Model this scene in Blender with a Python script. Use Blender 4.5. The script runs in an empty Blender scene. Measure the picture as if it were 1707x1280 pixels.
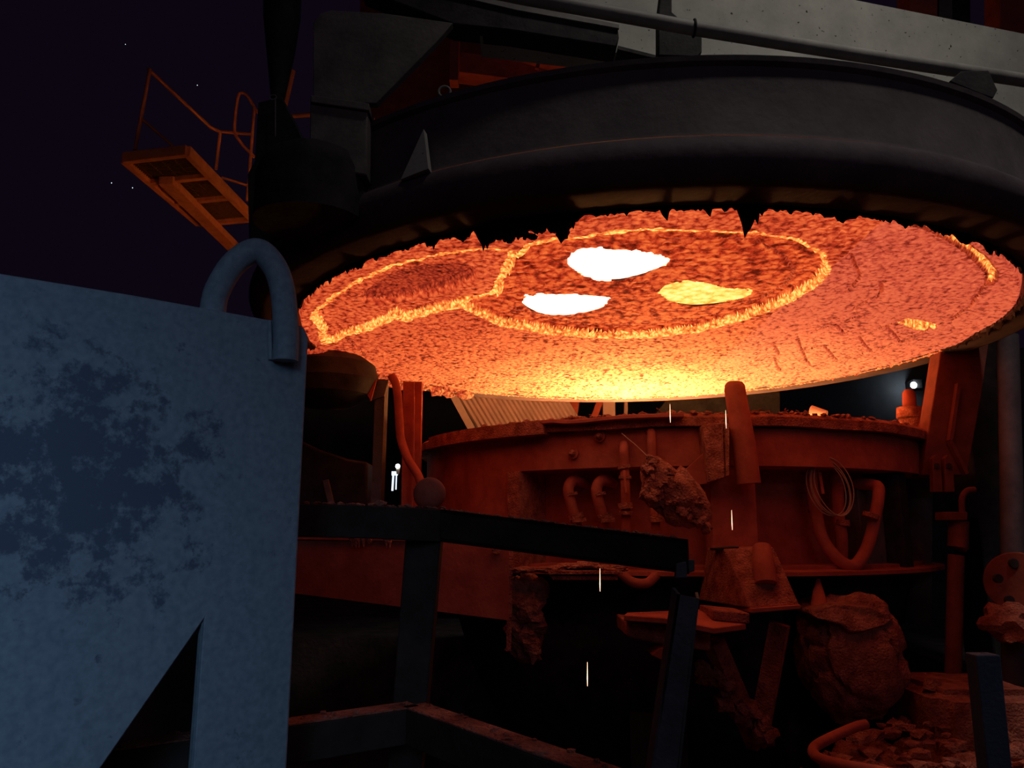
import bpy, bmesh, math, random
import numpy as np
from mathutils import Vector, noise

# ------------------------------------------------------------------ camera, world, big lights, exposure
PITCH = 0.191
CAMH = 1.6
FPX = 1283.0
scene = bpy.context.scene
COL = scene.collection
cam_d = bpy.data.cameras.new('camera')
cam_d.sensor_width = 36.0
cam_d.lens = FPX / 1707.0 * 36.0
cam_d.clip_start = 0.05
cam_d.clip_end = 200
cam = bpy.data.objects.new('camera', cam_d)
COL.objects.link(cam)
cam.location = (0, 0, CAMH)
cam.rotation_euler = (math.pi / 2 + PITCH, 0, 0)
scene.camera = cam

world = bpy.data.worlds.new('dark_hall_air')
scene.world = world
world.use_nodes = True
world.node_tree.nodes['Background'].inputs[0].default_value = (0.45, 0.24, 0.70, 1)
world.node_tree.nodes['Background'].inputs[1].default_value = 0.0075

scene.view_settings.view_transform = 'Standard'
scene.view_settings.look = 'None'
scene.view_settings.gamma = 1.0
scene.view_settings.use_curve_mapping = False
scene.view_settings.exposure = 0.0


def area_light(name, loc, target, size, power, color):
    d = bpy.data.lights.new(name, 'AREA')
    d.shape = 'RECTANGLE'
    d.size = size[0]
    d.size_y = size[1]
    d.energy = power
    d.color = color
    o = bpy.data.objects.new(name, d)
    COL.objects.link(o)
    o.location = loc
    o.rotation_euler = (Vector(target) - Vector(loc)).to_track_quat('-Z', 'Y').to_euler()
    return o


# cool light added behind the camera, narrowed to fall on the container
dl = area_light('cool_container_light', (-0.3, -2.4, 2.7), (-1.45, 1.5, 1.1), (0.9, 1.2), 3.6, (0.30, 0.58, 1.0))
dl.data.spread = math.radians(46)
# high bay lamp above the roof and the gantry
hb = area_light('high_bay_lamp_light', (4.2, 0.4, 13.5), (2.6, 5.0, 5.0), (1.0, 1.0), 27, (1.0, 0.93, 0.84))
hb.data.spread = math.radians(44)
# broad dim purplish fill added behind the camera to lift the dark rim
area_light('purple_fill_light', (3.5, -6.5, 6.0), (1.5, 4.0, 3.0), (5.0, 1.5), 24, (0.86, 0.72, 1.0))


# ------------------------------------------------------------------ positions measured from the photograph
def ray(px, py):
    u = (px - 853.5) / FPX
    v = -(py - 640.0) / FPX
    return Vector((u, math.cos(PITCH) - v * math.sin(PITCH), math.sin(PITCH) + v * math.cos(PITCH)))


def P(px, py, Y):
    d = ray(px, py)
    d = d * (Y / d.y)
    return Vector((d.x, d.y, d.z + CAMH))


def PZ(px, py, z):
    d = ray(px, py)
    d = d * ((z - CAMH) / d.z)
    return Vector((d.x, d.y, z))


FX, FY = 1.64, 8.4          # furnace axis


def S(px, py, R):
    """point on the furnace's round shell of radius R"""
    d = ray(px, py)
    a = d.x * d.x + d.y * d.y
    b = -2 * (d.x * FX + d.y * FY)
    c = FX * FX + FY * FY - R * R
    disc = max(b * b - 4 * a * c, 0.0)
    t = (-b - math.sqrt(disc)) / (2 * a)
    return Vector((d.x * t, d.y * t, d.z * t + CAMH))


# ------------------------------------------------------------------ mesh helpers
class MB:
    def __init__(self):
        self.v = []
        self.f = []
        self.sm = []

    def add(self, vs, fs, smooth=False):
        n = len(self.v)
        self.v += [tuple(p) for p in vs]
        self.f += [tuple(i + n for i in f) for f in fs]
        self.sm += [smooth] * len(fs)
        return self

    def prism(self, poly, ext):
        """closed polygon (3D points) extruded by vector ext"""
        poly = [Vector(p) for p in poly]
        n = len(poly)
        ext = Vector(ext)
        vs = poly + [p + ext for p in poly]
        fs = [tuple(range(n)), tuple(range(2 * n - 1, n - 1, -1))]
        for i in range(n):
            j = (i + 1) % n
            fs.append((i, i + n, j + n, j))
        return self.add(vs, fs)

    def box(self, c, s, rz=0.0):
        c = Vector(c)
        vs = []
        for z in (-1, 1):
            for x, y in ((-1, -1), (1, -1), (1, 1), (-1, 1)):
                X, Y = x * s[0] / 2, y * s[1] / 2
                vs.append(c + Vector((X * math.cos(rz) - Y * math.sin(rz), X * math.sin(rz) + Y * math.cos(rz), z * s[2] / 2)))
        return self.add(vs, [(0, 3, 2, 1), (4, 5, 6, 7), (0, 1, 5, 4), (1, 2, 6, 5), (2, 3, 7, 6), (3, 0, 4, 7)])

    def bar(self, a, b, w, h, up=(0, 0, 1)):
        """rectangular bar from a to b, w across, h along up"""
        a, b = Vector(a), Vector(b)
        d = (b - a).normalized()
        s = d.cross(Vector(up)).normalized()
        u = s.cross(d).normalized()
        vs = []
        for p in (a, b):
            for x, y in ((-1, -1), (1, -1), (1, 1), (-1, 1)):
                vs.append(p + s * x * w / 2 + u * y * h / 2)
        return self.add(vs, [(0, 3, 2, 1), (4, 5, 6, 7), (0, 1, 5, 4), (1, 2, 6, 5), (2, 3, 7, 6), (3, 0, 4, 7)])

    def tube(self, pts, r, n=14, cap=True, closed=False):
        pts = [Vector(p) for p in pts]
        m = len(pts)
        rs = r if isinstance(r, (list, tuple)) else [r] * m
        tans = []
        for i in range(m):
            if closed:
                t = pts[(i + 1) % m] - pts[i - 1]
            else:
                t = pts[min(i + 1, m - 1)] - pts[max(i - 1, 0)]
            tans.append(t.normalized())
        ref = Vector((0, 0, 1)) if abs(tans[0].z) < 0.9 else Vector((1, 0, 0))
        nrm = (ref - tans[0] * ref.dot(tans[0])).normalized()
        vs = []
        for i in range(m):
            nrm = (nrm - tans[i] * nrm.dot(tans[i])).normalized()
            bn = tans[i].cross(nrm)
            for k in range(n):
                a = 2 * math.pi * k / n
                vs.append(pts[i] + (nrm * math.cos(a) + bn * math.sin(a)) * rs[i])
        fs = []
        for i in range(m if closed else m - 1):
            for k in range(n):
                k2 = (k + 1) % n
                i2 = (i + 1) % m
                fs.append((i * n + k, i * n + k2, i2 * n + k2, i2 * n + k))
        self.add(vs, fs, True)
        if cap and not closed:
            b = len(self.v) - len(vs)
            self.f.append(tuple(b + k for k in range(n - 1, -1, -1)))
            self.f.append(tuple(b + (m - 1) * n + k for k in range(n)))
            self.sm += [False, False]
        return self

    def lathe(self, prof, c, n=96, a0=0.0, a1=2 * math.pi, closed_prof=False, smooth=True, jitter=0.0):
        full = abs(a1 - a0 - 2 * math.pi) < 1e-6
        k = n if full else n + 1
        m = len(prof)
        vs = []
        for i in range(k):
            a = a0 + (a1 - a0) * i / n
            for (r, z) in prof:
                if jitter:
                    q = noise.noise(Vector((math.cos(a) * 3, math.sin(a) * 3, z * 4)))
                    r2, z2 = r + q * jitter, z + jitter * noise.noise(Vector((math.sin(a) * 4, z * 3, math.cos(a) * 4)))
                else:
                    r2, z2 = r, z
                vs.append((c[0] + r2 * math.cos(a), c[1] + r2 * math.sin(a), c[2] + z2))
        fs = []
        for i in range(n):
            i2 = (i + 1) % k
            for j in range(m if closed_prof else m - 1):
                j2 = (j + 1) % m
                fs.append((i * m + j, i2 * m + j, i2 * m + j2, i * m + j2))
        self.add(vs, fs, smooth)
        if not full and closed_prof:
            b = len(self.v) - len(vs)
            self.f.append(tuple(b + j for j in range(m)))
            self.f.append(tuple(b + n * m + j for j in range(m - 1, -1, -1)))
            self.sm += [False, False]
        return self

    def lump(self, c, s, seed=0, amp=0.25, freq=1.6, sub=3, smooth=True):
        bm = bmesh.new()
        bmesh.ops.create_icosphere(bm, subdivisions=sub, radius=1.0)
        c = Vector(c)
        off = Vector((seed * 7.3, seed * 3.1, seed * 1.7))
        vs = []
        for v in bm.verts:
            q = noise.fractal(v.co * freq + off, 1.0, 2.0, 4)
            p = v.co * (1 + amp * q)
            vs.append(c + Vector((p.x * s[0], p.y * s[1], p.z * s[2])))
        bm.verts.index_update()
        fs = [tuple(v.index for v in f.verts) for f in bm.faces]
        bm.free()
        return self.add(vs, fs, smooth)

    def crumbs(self, a, b, width, n, rng, smin=0.006, smax=0.018, up=0.0):
        a, b = Vector(a), Vector(b)
        d = (b - a)
        s = Vector((-d.y, d.x, 0)).normalized()
        for _ in range(n):
            p = a + d * rng.random() + s * (rng.random() - 0.5) * width
            r = rng.uniform(smin, smax)
            self.lump(p + Vector((0, 0, r * 0.4 + up)), (r * rng.uniform(.8, 1.8), r * rng.uniform(.8, 1.5), r * .7), seed=rng.random() * 50, amp=.5, sub=1, smooth=False)
        return self


def bez(pts, n=8):
    """smooth curve through the points (Catmull-Rom)"""
    pts = [Vector(p) for p in pts]
    q = [pts[0] * 2 - pts[1]] + pts + [pts[-1] * 2 - pts[-2]]
    out = []
    for i in range(1, len(q) - 2):
        for k in range(n):
            t = k / n
            a, b, c, d = q[i - 1], q[i], q[i + 1], q[i + 2]
            out.append(0.5 * ((2 * b) + (c - a) * t + (2 * a - 5 * b + 4 * c - d) * t * t + (3 * b - 3 * c + d - a) * t ** 3))
    out.append(pts[-1])
    return out


def world_loc(o):
    l = Vector((0, 0, 0))
    while o is not None:
        l += o.location
        o = o.parent
    return l


def obj(name, mb, mat, parent=None, label=None, cat=None, group=None, kind=None, bevel=0.0, origin=None):
    """link a mesh as ONE object; top-level objects get their origin at the base"""
    vs = [Vector(v) for v in mb.v]
    if parent is None:
        if origin is None:
            xs = [v.x for v in vs]
            ys = [v.y for v in vs]
            zs = [v.z for v in vs]
            org = Vector(((min(xs) + max(xs)) / 2, (min(ys) + max(ys)) / 2, min(zs)))
        else:
            org = Vector(origin)
    else:
        org = world_loc(parent)
    me = bpy.data.meshes.new(name)
    me.from_pydata([tuple(v - org) for v in vs], [], mb.f)
    me.polygons.foreach_set('use_smooth', mb.sm)
    bm = bmesh.new()
    bm.from_mesh(me)
    bmesh.ops.recalc_face_normals(bm, faces=bm.faces)
    bm.to_mesh(me)
    bm.free()
    me.set_sharp_from_angle(angle=math.radians(38))
    me.materials.append(mat)
    me.update()
    o = bpy.data.objects.new(name, me)
    COL.objects.link(o)
    if parent is None:
        o.location = org
    else:
        o.parent = parent
    if bevel:
        m = o.modifiers.new('edge_round', 'BEVEL')
        m.width = bevel
        m.segments = 2
        m.limit_method = 'ANGLE'
        m.angle_limit = math.radians(40)
    if label:
        o['label'] = label
    if cat:
        o['category'] = cat
    if group:
        o['group'] = group
    if kind:
        o['kind'] = kind
    return o


def thing(name, loc, label, cat, group=None):
    o = bpy.data.objects.new(name, None)
    o.empty_display_size = 0.1
    COL.objects.link(o)
    o.location = loc
    o['label'] = label
    o['category'] = cat
    if group:
        o['group'] = group
    return o


# ------------------------------------------------------------------ materials
def nt(name):
    m = bpy.data.materials.new(name)
    m.use_nodes = True
    t = m.node_tree
    return m, t, t.nodes, t.links, t.nodes['Principled BSDF']


def steel(name, c1, c2, rough=0.75, scale=6.0, bump=0.3, metal=0.0, detail=8.0, contrast=(0.35, 0.65), spots=None, bumpd=0.01):
    m, t, N, L, b = nt(name)
    tc = N.new('ShaderNodeTexCoord')
    n1 = N.new('ShaderNodeTexNoise')
    n1.inputs['Scale'].default_value = scale
    n1.inputs['Detail'].default_value = detail
    n1.inputs['Roughness'].default_value = 0.65
    L.new(tc.outputs['Object'], n1.inputs['Vector'])
    r = N.new('ShaderNodeValToRGB')
    r.color_ramp.elements[0].position = contrast[0]
    r.color_ramp.elements[1].position = contrast[1]
    r.color_ramp.elements[0].color = (*c1, 1)
    r.color_ramp.elements[1].color = (*c2, 1)
    L.new(n1.outputs['Fac'], r.inputs['Fac'])
    last = r.outputs['Color']
    if spots:
        v = N.new('ShaderNodeTexNoise')
        v.inputs['Scale'].default_value = spots[1]
        v.inputs['Detail'].default_value = 3
        L.new(tc.outputs['Object'], v.inputs['Vector'])
        mr = N.new('ShaderNodeMapRange')
        mr.inputs['From Min'].default_value = spots[2]
        mr.inputs['From Max'].default_value = spots[2] + 0.04
        L.new(v.outputs['Fac'], mr.inputs['Value'])
        mx = N.new('ShaderNodeMixRGB')
        L.new(mr.outputs[0], mx.inputs['Fac'])
        L.new(last, mx.inputs['Color1'])
        mx.inputs['Color2'].default_value = (*spots[0], 1)
        last = mx.outputs['Color']
    L.new(last, b.inputs['Base Color'])
    b.inputs['Roughness'].default_value = rough
    b.inputs['Metallic'].default_value = metal
    b.inputs['Specular IOR Level'].default_value = 0.3 if c1[0] > .05 else 0.1
    n2 = N.new('ShaderNodeTexNoise')
    n2.inputs['Scale'].default_value = scale * 7
    n2.inputs['Detail'].default_value = 6
    L.new(tc.outputs['Object'], n2.inputs['Vector'])
    bp = N.new('ShaderNodeBump')
    bp.inputs['Strength'].default_value = bump
    bp.inputs['Distance'].default_value = bumpd
    L.new(n2.outputs['Fac'], bp.inputs['Height'])
    L.new(bp.outputs['Normal'], b.inputs['Normal'])
    return m


def glow(name, col, strength):
    m, t, N, L, b = nt(name)
    b.inputs['Base Color'].default_value = (0.1, 0.1, 0.1, 1)
    b.inputs['Emission Color'].default_value = (*col, 1)
    b.inputs['Emission Strength'].default_value = strength
    return m


def hot_crust(name, dark, mid, hi, strength, cell=30.0, albedo=0.5, relief=0.02, stretch=(1, 1, 1), pos=(0.18, 0.5, 0.9), mott=2.2):
    """slag crust glowing with its own heat, crevice shade put into glow and base colour; also takes light from the melt"""
    m, t, N, L, b = nt(name)
    tc = N.new('ShaderNodeTexCoord')
    mp = N.new('ShaderNodeMapping')
    mp.inputs['Scale'].default_value = stretch
    L.new(tc.outputs['Object'], mp.inputs['Vector'])
    wn = N.new('ShaderNodeTexNoise')
    wn.inputs['Scale'].default_value = cell * 0.5
    wn.inputs['Detail'].default_value = 2
    L.new(mp.outputs[0], wn.inputs['Vector'])
    wm = N.new('ShaderNodeVectorMath')
    wm.operation = 'MULTIPLY_ADD'
    wm.inputs[1].default_value = (0.045,) * 3
    L.new(wn.outputs['Color'], wm.inputs[0])
    L.new(mp.outputs[0], wm.inputs[2])
    v1 = N.new('ShaderNodeTexVoronoi')
    v1.feature = 'SMOOTH_F1'
    v1.inputs['Smoothness'].default_value = 0.5
    v1.inputs['Scale'].default_value = cell
    L.new(wm.outputs[0], v1.inputs['Vector'])
    v2 = N.new('ShaderNodeTexNoise')
    v2.inputs['Scale'].default_value = cell * 1.9
    v2.inputs['Detail'].default_value = 4
    v2.inputs['Roughness'].default_value = 0.7
    L.new(wm.outputs[0], v2.inputs['Vector'])
    n3 = N.new('ShaderNodeTexNoise')
    n3.inputs['Scale'].default_value = mott
    n3.inputs['Detail'].default_value = 3
    L.new(tc.outputs['Object'], n3.inputs['Vector'])
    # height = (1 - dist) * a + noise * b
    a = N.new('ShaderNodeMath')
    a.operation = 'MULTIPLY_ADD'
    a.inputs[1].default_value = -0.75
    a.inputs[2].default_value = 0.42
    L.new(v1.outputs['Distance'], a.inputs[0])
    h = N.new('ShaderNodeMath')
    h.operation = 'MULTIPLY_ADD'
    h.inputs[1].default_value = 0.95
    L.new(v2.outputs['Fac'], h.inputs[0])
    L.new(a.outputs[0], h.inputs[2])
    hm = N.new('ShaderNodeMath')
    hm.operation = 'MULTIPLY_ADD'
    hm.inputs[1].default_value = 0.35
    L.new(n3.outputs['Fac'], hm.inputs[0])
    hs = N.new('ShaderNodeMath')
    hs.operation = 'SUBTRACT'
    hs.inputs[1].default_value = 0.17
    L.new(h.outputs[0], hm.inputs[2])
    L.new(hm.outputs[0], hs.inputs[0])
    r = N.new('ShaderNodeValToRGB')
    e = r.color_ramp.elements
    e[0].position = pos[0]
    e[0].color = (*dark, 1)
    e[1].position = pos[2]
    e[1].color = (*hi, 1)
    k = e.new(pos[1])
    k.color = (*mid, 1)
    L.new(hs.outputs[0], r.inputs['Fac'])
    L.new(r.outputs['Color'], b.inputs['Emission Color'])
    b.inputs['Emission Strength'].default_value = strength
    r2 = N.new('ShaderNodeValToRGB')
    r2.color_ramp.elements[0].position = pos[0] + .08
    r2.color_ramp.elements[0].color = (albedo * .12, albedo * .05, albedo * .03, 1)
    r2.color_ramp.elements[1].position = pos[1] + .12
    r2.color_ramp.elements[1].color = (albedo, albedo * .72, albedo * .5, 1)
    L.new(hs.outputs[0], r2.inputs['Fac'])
    L.new(r2.outputs['Color'], b.inputs['Base Color'])  # crevices darkened in the base colour as well, painting in their shade
    b.inputs['Roughness'].default_value = 0.9
    b.inputs['Specular IOR Level'].default_value = 0.15
    bp = N.new('ShaderNodeBump')
    bp.inputs['Strength'].default_value = 1.0
    bp.inputs['Distance'].default_value = relief
    L.new(h.outputs[0], bp.inputs['Height'])
    L.new(bp.outputs['Normal'], b.inputs['Normal'])
    return m


M = {}
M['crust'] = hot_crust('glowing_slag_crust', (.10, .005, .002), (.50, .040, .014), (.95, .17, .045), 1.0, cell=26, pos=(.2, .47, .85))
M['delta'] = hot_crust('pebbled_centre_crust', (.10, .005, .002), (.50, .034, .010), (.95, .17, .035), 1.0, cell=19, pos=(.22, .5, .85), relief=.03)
M['brick'] = hot_crust('pinkish_brick_crust', (.15, .010, .006), (.52, .060, .030), (.88, .16, .07), 1.0, cell=30, pos=(.15, .45, .9), relief=.015)
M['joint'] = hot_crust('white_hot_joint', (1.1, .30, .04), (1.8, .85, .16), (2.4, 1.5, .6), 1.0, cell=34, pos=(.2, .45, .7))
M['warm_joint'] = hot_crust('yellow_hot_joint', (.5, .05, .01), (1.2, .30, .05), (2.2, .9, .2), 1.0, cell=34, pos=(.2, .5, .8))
M['duct'] = hot_crust('dim_slag_crust', (.06, .004, .002), (.28, .022, .010), (.60, .07, .02), 1.0, cell=34, pos=(.2, .5, .85))
M['fringe'] = steel('black_slag_fringe', (.012, .008, .008), (.05, .03, .03), .8, 14, .6)
M['hot_drip'] = hot_crust('glowing_drip', (.25, .012, .005), (.7, .08, .02), (1.3, .4, .08), 1.0, cell=40)
M['electrode'] = glow('white_hot_electrode', (1.0, .84, .62), 1.75)
M['electrode_y'] = hot_crust('yellow_hot_electrode', (1.2, .42, .05), (1.35, .82, .16), (1.5, 1.1, .4), 1.0, cell=16)
M['melt'] = None
M['roof'] = steel('dusty_roof_steel', (.075, .060, .064), (.12, .10, .10), .8, 3.5, .35)
M['roof_dark'] = steel('scorched_roof_steel', (.065, .046, .055), (.12, .088, .095), .75, 4, .3)
M['beam'] = steel('pale_dusty_gantry_paint', (.30, .30, .27), (.44, .43, .38), .85, 2.0, .25, spots=((.03, .025, .02), 30, .68))
M['pipe_grey'] = steel('grey_pipe_steel', (.15, .145, .135), (.24, .23, .21), .6, 4, .15)
M['dark_steel'] = steel('dark_steel', (.022, .020, .022), (.05, .045, .045), .7, 6, .3)
M['mid_steel'] = steel('brown_grey_steel', (.10, .09, .08), (.19, .17, .15), .8, 5, .3)
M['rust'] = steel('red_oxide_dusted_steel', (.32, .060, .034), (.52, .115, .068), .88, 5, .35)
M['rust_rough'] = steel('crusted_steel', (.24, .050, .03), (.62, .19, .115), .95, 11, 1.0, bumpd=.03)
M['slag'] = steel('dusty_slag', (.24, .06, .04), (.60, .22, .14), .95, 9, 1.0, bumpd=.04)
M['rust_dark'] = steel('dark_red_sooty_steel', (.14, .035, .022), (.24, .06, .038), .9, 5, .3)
M['orange_paint'] = steel('orange_safety_paint', (.62, .20, .07), (.82, .30, .12), .7, 6, .2)
M['grating'] = steel('sooty_grating', (.16, .07, .04), (.26, .12, .06), .8, 12, .3)
M['rail'] = steel('blackened_rail_steel', (.032, .022, .017), (.052, .037, .030), .8, 9, .35)
M['post_grey'] = steel('grey_worn_post_steel', (.06, .065, .07), (.11, .11, .115), .7, 9, .35)
M['post_blue'] = steel('navy_painted_steel', (.05, .07, .11), (.07, .10, .15), .6, 8, .3)
M['floor'] = steel('sooty_concrete', (.06, .05, .045), (.16, .13, .11), .95, 2.5, .7, bumpd=.03)
M['wall'] = steel('far_cladding', (.10, .11, .12), (.14, .15, .16), .9, 1.2, .1)
M['corrug'] = steel('pale_corrugated_sheet', (.55, .38, .33), (.68, .48, .42), .8, 3, .1)
M['lining'] = hot_crust('furnace_lining', (.2, .01, .004), (.7, .09, .02), (1.2, .35, .06), 1.0, cell=9)
M['lamp'] = glow('lamp_lens', (.80, .90, 1.0), 30)
M['small_glow'] = glow('far_lamp_and_stand_glow', (.75, .88, 1.0), 1.2)
M['lamp_green'] = glow('work_lamp_lens', (.9, 1.0, .9), 8)
M['spark'] = glow('spark_glow', (1.0, .5, .3), 4)
M['wire'] = steel('dusty_wire', (.35, .2, .14), (.5, .3, .2), .8, 8, .1)

# molten bath: hottest in the middle, under the electrodes
m, t, N, L, b = nt('molten_steel_surface')
tc = N.new('ShaderNodeTexCoord')
ln = N.new('ShaderNodeVectorMath')
ln.operation = 'LENGTH'
sb = N.new('ShaderNodeVectorMath')
sb.operation = 'ADD'
sb.inputs[1].default_value = (.30, -.15, 0)
L.new(tc.outputs['Object'], sb.inputs[0])
L.new(sb.outputs[0], ln.inputs[0])
mr = N.new('ShaderNodeMapRange')
mr.inputs['From Min'].default_value = 0.1
mr.inputs['From Max'].default_value = 0.55
mr.inputs['To Min'].default_value = 1.0
mr.inputs['To Max'].default_value = 0.012
L.new(ln.outputs['Value'], mr.inputs['Value'])
ms = N.new('ShaderNodeMath')
ms.operation = 'MULTIPLY'
ms.inputs[1].default_value = 230.0
L.new(mr.outputs[0], ms.inputs[0])
b.inputs['Base Color'].default_value = (.1, .08, .06, 1)
b.inputs['Emission Color'].default_value = (1.0, .37, .11, 1)
L.new(ms.outputs[0], b.inputs['Emission Strength'])
M['melt'] = m

# container paint: pale, with a worn darker patch on its left
m, t, N, L, b = nt('weathered_container_paint')
tc = N.new('ShaderNodeTexCoord')
n1 = N.new('ShaderNodeTexNoise')
n1.inputs['Scale'].default_value = 17
n1.inputs['Detail'].default_value = 7
n1.inputs['Roughness'].default_value = .7
L.new(tc.outputs['Object'], n1.inputs['Vector'])
n2 = N.new('ShaderNodeTexNoise')
n2.inputs['Scale'].default_value = 60
n2.inputs['Detail'].default_value = 4
L.new(tc.outputs['Object'], n2.inputs['Vector'])
# distance from the centre of the worn area
vd = N.new('ShaderNodeVectorMath')
vd.operation = 'DISTANCE'
L.new(tc.outputs['Object'], vd.inputs[0])
CONT_NODE = vd
mr = N.new('ShaderNodeMapRange')
mr.inputs['From Min'].default_value = .12
mr.inputs['From Max'].default_value = .40
mr.inputs['To Min'].default_value = .07
mr.inputs['To Max'].default_value = -.16
L.new(vd.outputs['Value'], mr.inputs['Value'])
ad = N.new('ShaderNodeMath')
ad.operation = 'ADD'
L.new(n1.outputs['Fac'], ad.inputs[0])
L.new(mr.outputs[0], ad.inputs[1])
st = N.new('ShaderNodeMapRange')
st.inputs['From Min'].default_value = .46
st.inputs['From Max'].default_value = .56
L.new(ad.outputs[0], st.inputs['Value'])
r = N.new('ShaderNodeValToRGB')
r.color_ramp.elements[0].color = (.20, .24, .26, 1)
r.color_ramp.elements[1].color = (.29, .33, .34, 1)
r.color_ramp.elements[0].position = .3
r.color_ramp.elements[1].position = .7
L.new(n2.outputs['Fac'], r.inputs['Fac'])
mx = N.new('ShaderNodeMixRGB')
L.new(st.outputs[0], mx.inputs['Fac'])
L.new(r.outputs['Color'], mx.inputs['Color1'])
mx.inputs['Color2'].default_value = (.10, .12, .155, 1)
L.new(mx.outputs['Color'], b.inputs['Base Color'])
b.inputs['Roughness'].default_value = .8
bp = N.new('ShaderNodeBump')
bp.inputs['Strength'].default_value = .4
bp.inputs['Distance'].default_value = .004
L.new(n1.outputs['Fac'], bp.inputs['Height'])
L.new(bp.outputs['Normal'], b.inputs['Normal'])
M['container'] = m

rng = random.Random(4)

# ================================================================== THE SETTING
# floor with the furnace pit left open
pit = [(-7, 3.05), (1.5, 3.05), (1.75, 4.5), (2.35, 5.5), (3.0, 6.05), (3.6, 6.5), (5.2, 7.0), (5.6, 12.5), (-7, 12.5)]
X0, X1, Y0, Y1 = -22, 22, -8, 27
bm = bmesh.new()
outer = [bm.verts.new((x, y, 0)) for x, y in ((X0, Y0), (X1, Y0), (X1, Y1), (X0, Y1))]
inner = [bm.verts.new((x, y, 0)) for x, y in pit]
ed = [bm.edges.new((outer[i], outer[(i + 1) % 4])) for i in range(4)]
ed += [bm.edges.new((inner[i], inner[(i + 1) % len(inner)])) for i in range(len(inner))]
bmesh.ops.triangle_fill(bm, edges=ed, use_beauty=True)
low = [bm.verts.new((x, y, -2.6)) for x, y in pit]
for i in range(len(pit)):
    j = (i + 1) % len(pit)
    bm.faces.new((inner[i], inner[j], low[j], low[i]))
bm.faces.new(low)
bmesh.ops.recalc_face_normals(bm, faces=bm.faces)
me = bpy.data.meshes.new('floor')
bm.to_mesh(me)
bm.free()
me.materials.append(M['floor'])
fl = bpy.data.objects.new('floor', me)
COL.objects.link(fl)
fl['kind'] = 'structure'
obj('wall_back', MB().box((0, 26.5, 4), (44, .2, 8)), M['wall'], kind='structure')


# ================================================================== RAISED FURNACE ROOF
RC = Vector((1.037, 6.29, 1.575 + CAMH))
roof = thing('furnace_roof', RC, 'huge round furnace roof swung open, its underside glowing orange', 'furnace roof')
ZR = RC.z


def RP(px, py, dz=0.0):
    return PZ(px, py, ZR + dz)


# steel body above the glowing face
prof = [(2.60, .22), (2.735, .14), (2.745, .0), (2.85, -.012)] + [(2.965 + .125 * math.cos(math.radians(q)), .115 + .125 * math.sin(math.radians(q))) for q in range(-88, 121, 13)]
obj('rim_ring', MB().lathe(prof, RC, 160), M['roof_dark'], roof, label='dark rounded lower rim of the roof')
prof = [(3.01, .235), (2.995, .26), (2.99, .60), (3.015, .615), (3.02, .64), (2.95, .66), (2.90, .63), (2.90, .45), (2.2, .50), (1.2, .56), (.0, .58)]
obj('upper_ring', MB().lathe(prof, RC, 160), M['roof'], roof)

# outlines on the underside, as measured
delta_px = [(826, 508), (770, 512), (800, 529), (850, 546), (920, 558), (1000, 565), (1080, 564), (1160, 555), (1240, 537), (1310, 508),
            (1360, 475), (1377, 448), (1368, 428), (1335, 410), (1260, 396), (1180, 389), (1100, 389), (1000, 395), (930, 404), (888, 416), (865, 437)]
off_px = [(548, 573), (575, 562), (622, 545), (660, 526), (676, 537), (720, 522), (764, 511), (826, 508), (865, 437), (848, 424), (810, 421), (750, 427), (690, 440),
          (630, 460), (585, 482), (548, 508), (528, 530)]
duct_px = [(604, 496), (622, 478), (660, 458), (710, 446), (760, 441), (785, 446), (794, 457), (787, 470), (755, 483), (715, 496), (670, 505), (630, 509), (610, 506)]
port_px = [[(950, 436), (960, 424), (990, 416), (1040, 415), (1080, 419), (1105, 426), (1117, 431), (1108, 441), (1080, 453), (1040, 464), (1000, 465), (970, 456), (953, 446)],
           [(870, 503), (880, 494), (915, 491), (960, 491), (1000, 492), (1016, 494), (1010, 507), (990, 517), (950, 525), (910, 524), (885, 514)],
           [(1100, 490), (1112, 480), (1140, 471), (1170, 469), (1200, 476), (1240, 482), (1250, 489), (1232, 499), (1190, 506), (1150, 508), (1115, 501)]]
slot_px = [(1500, 540), (1515, 535), (1560, 545), (1555, 552), (1530, 552)]


def poly_sdf(px, X, Y, dz=0.0):
    """signed distance (negative inside) of a plan outline, on numpy grids"""
    pts = np.array([[RP(*p, dz).x, RP(*p, dz).y] for p in px])
    d = np.full(X.shape, 1e9)
    ins = np.zeros(X.shape, bool)
    n = len(pts)
    for i in range(n):
        a = pts[i]
        c = pts[(i + 1) % n]
        e = c - a
        wx, wy = X - a[0], Y - a[1]
        tt = np.clip((wx * e[0] + wy * e[1]) / (e @ e + 1e-12), 0, 1)
        d = np.minimum(d, np.hypot(wx - tt * e[0], wy - tt * e[1]))
        cond = ((a[1] > Y) != (c[1] > Y))
        with np.errstate(divide='ignore', invalid='ignore'):
            xi = (c[0] - a[0]) * (Y - a[1]) / (c[1] - a[1] + 1e-15) + a[0]
        ins ^= cond & (X < xi)
    return np.where(ins, -d, d)


rs = np.random.RandomState(3)


def vnoise(X, Y, cell, seed):
    r = np.random.RandomState(seed)
    g = r.rand(256, 256)
    x = X / cell + 1000
    y = Y / cell + 1000
    xi, yi = np.floor(x).astype(int), np.floor(y).astype(int)
    fx, fy = x - xi, y - yi
    fx = fx * fx * (3 - 2 * fx)
    fy = fy * fy * (3 - 2 * fy)
    a = g[xi % 256, yi % 256]
    b_ = g[(xi + 1) % 256, yi % 256]
    c = g[xi % 256, (yi + 1) % 256]
    d = g[(xi + 1) % 256, (yi + 1) % 256]
    return (a * (1 - fx) + b_ * fx) * (1 - fy) + (c * (1 - fx) + d * fx) * fy


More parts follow.
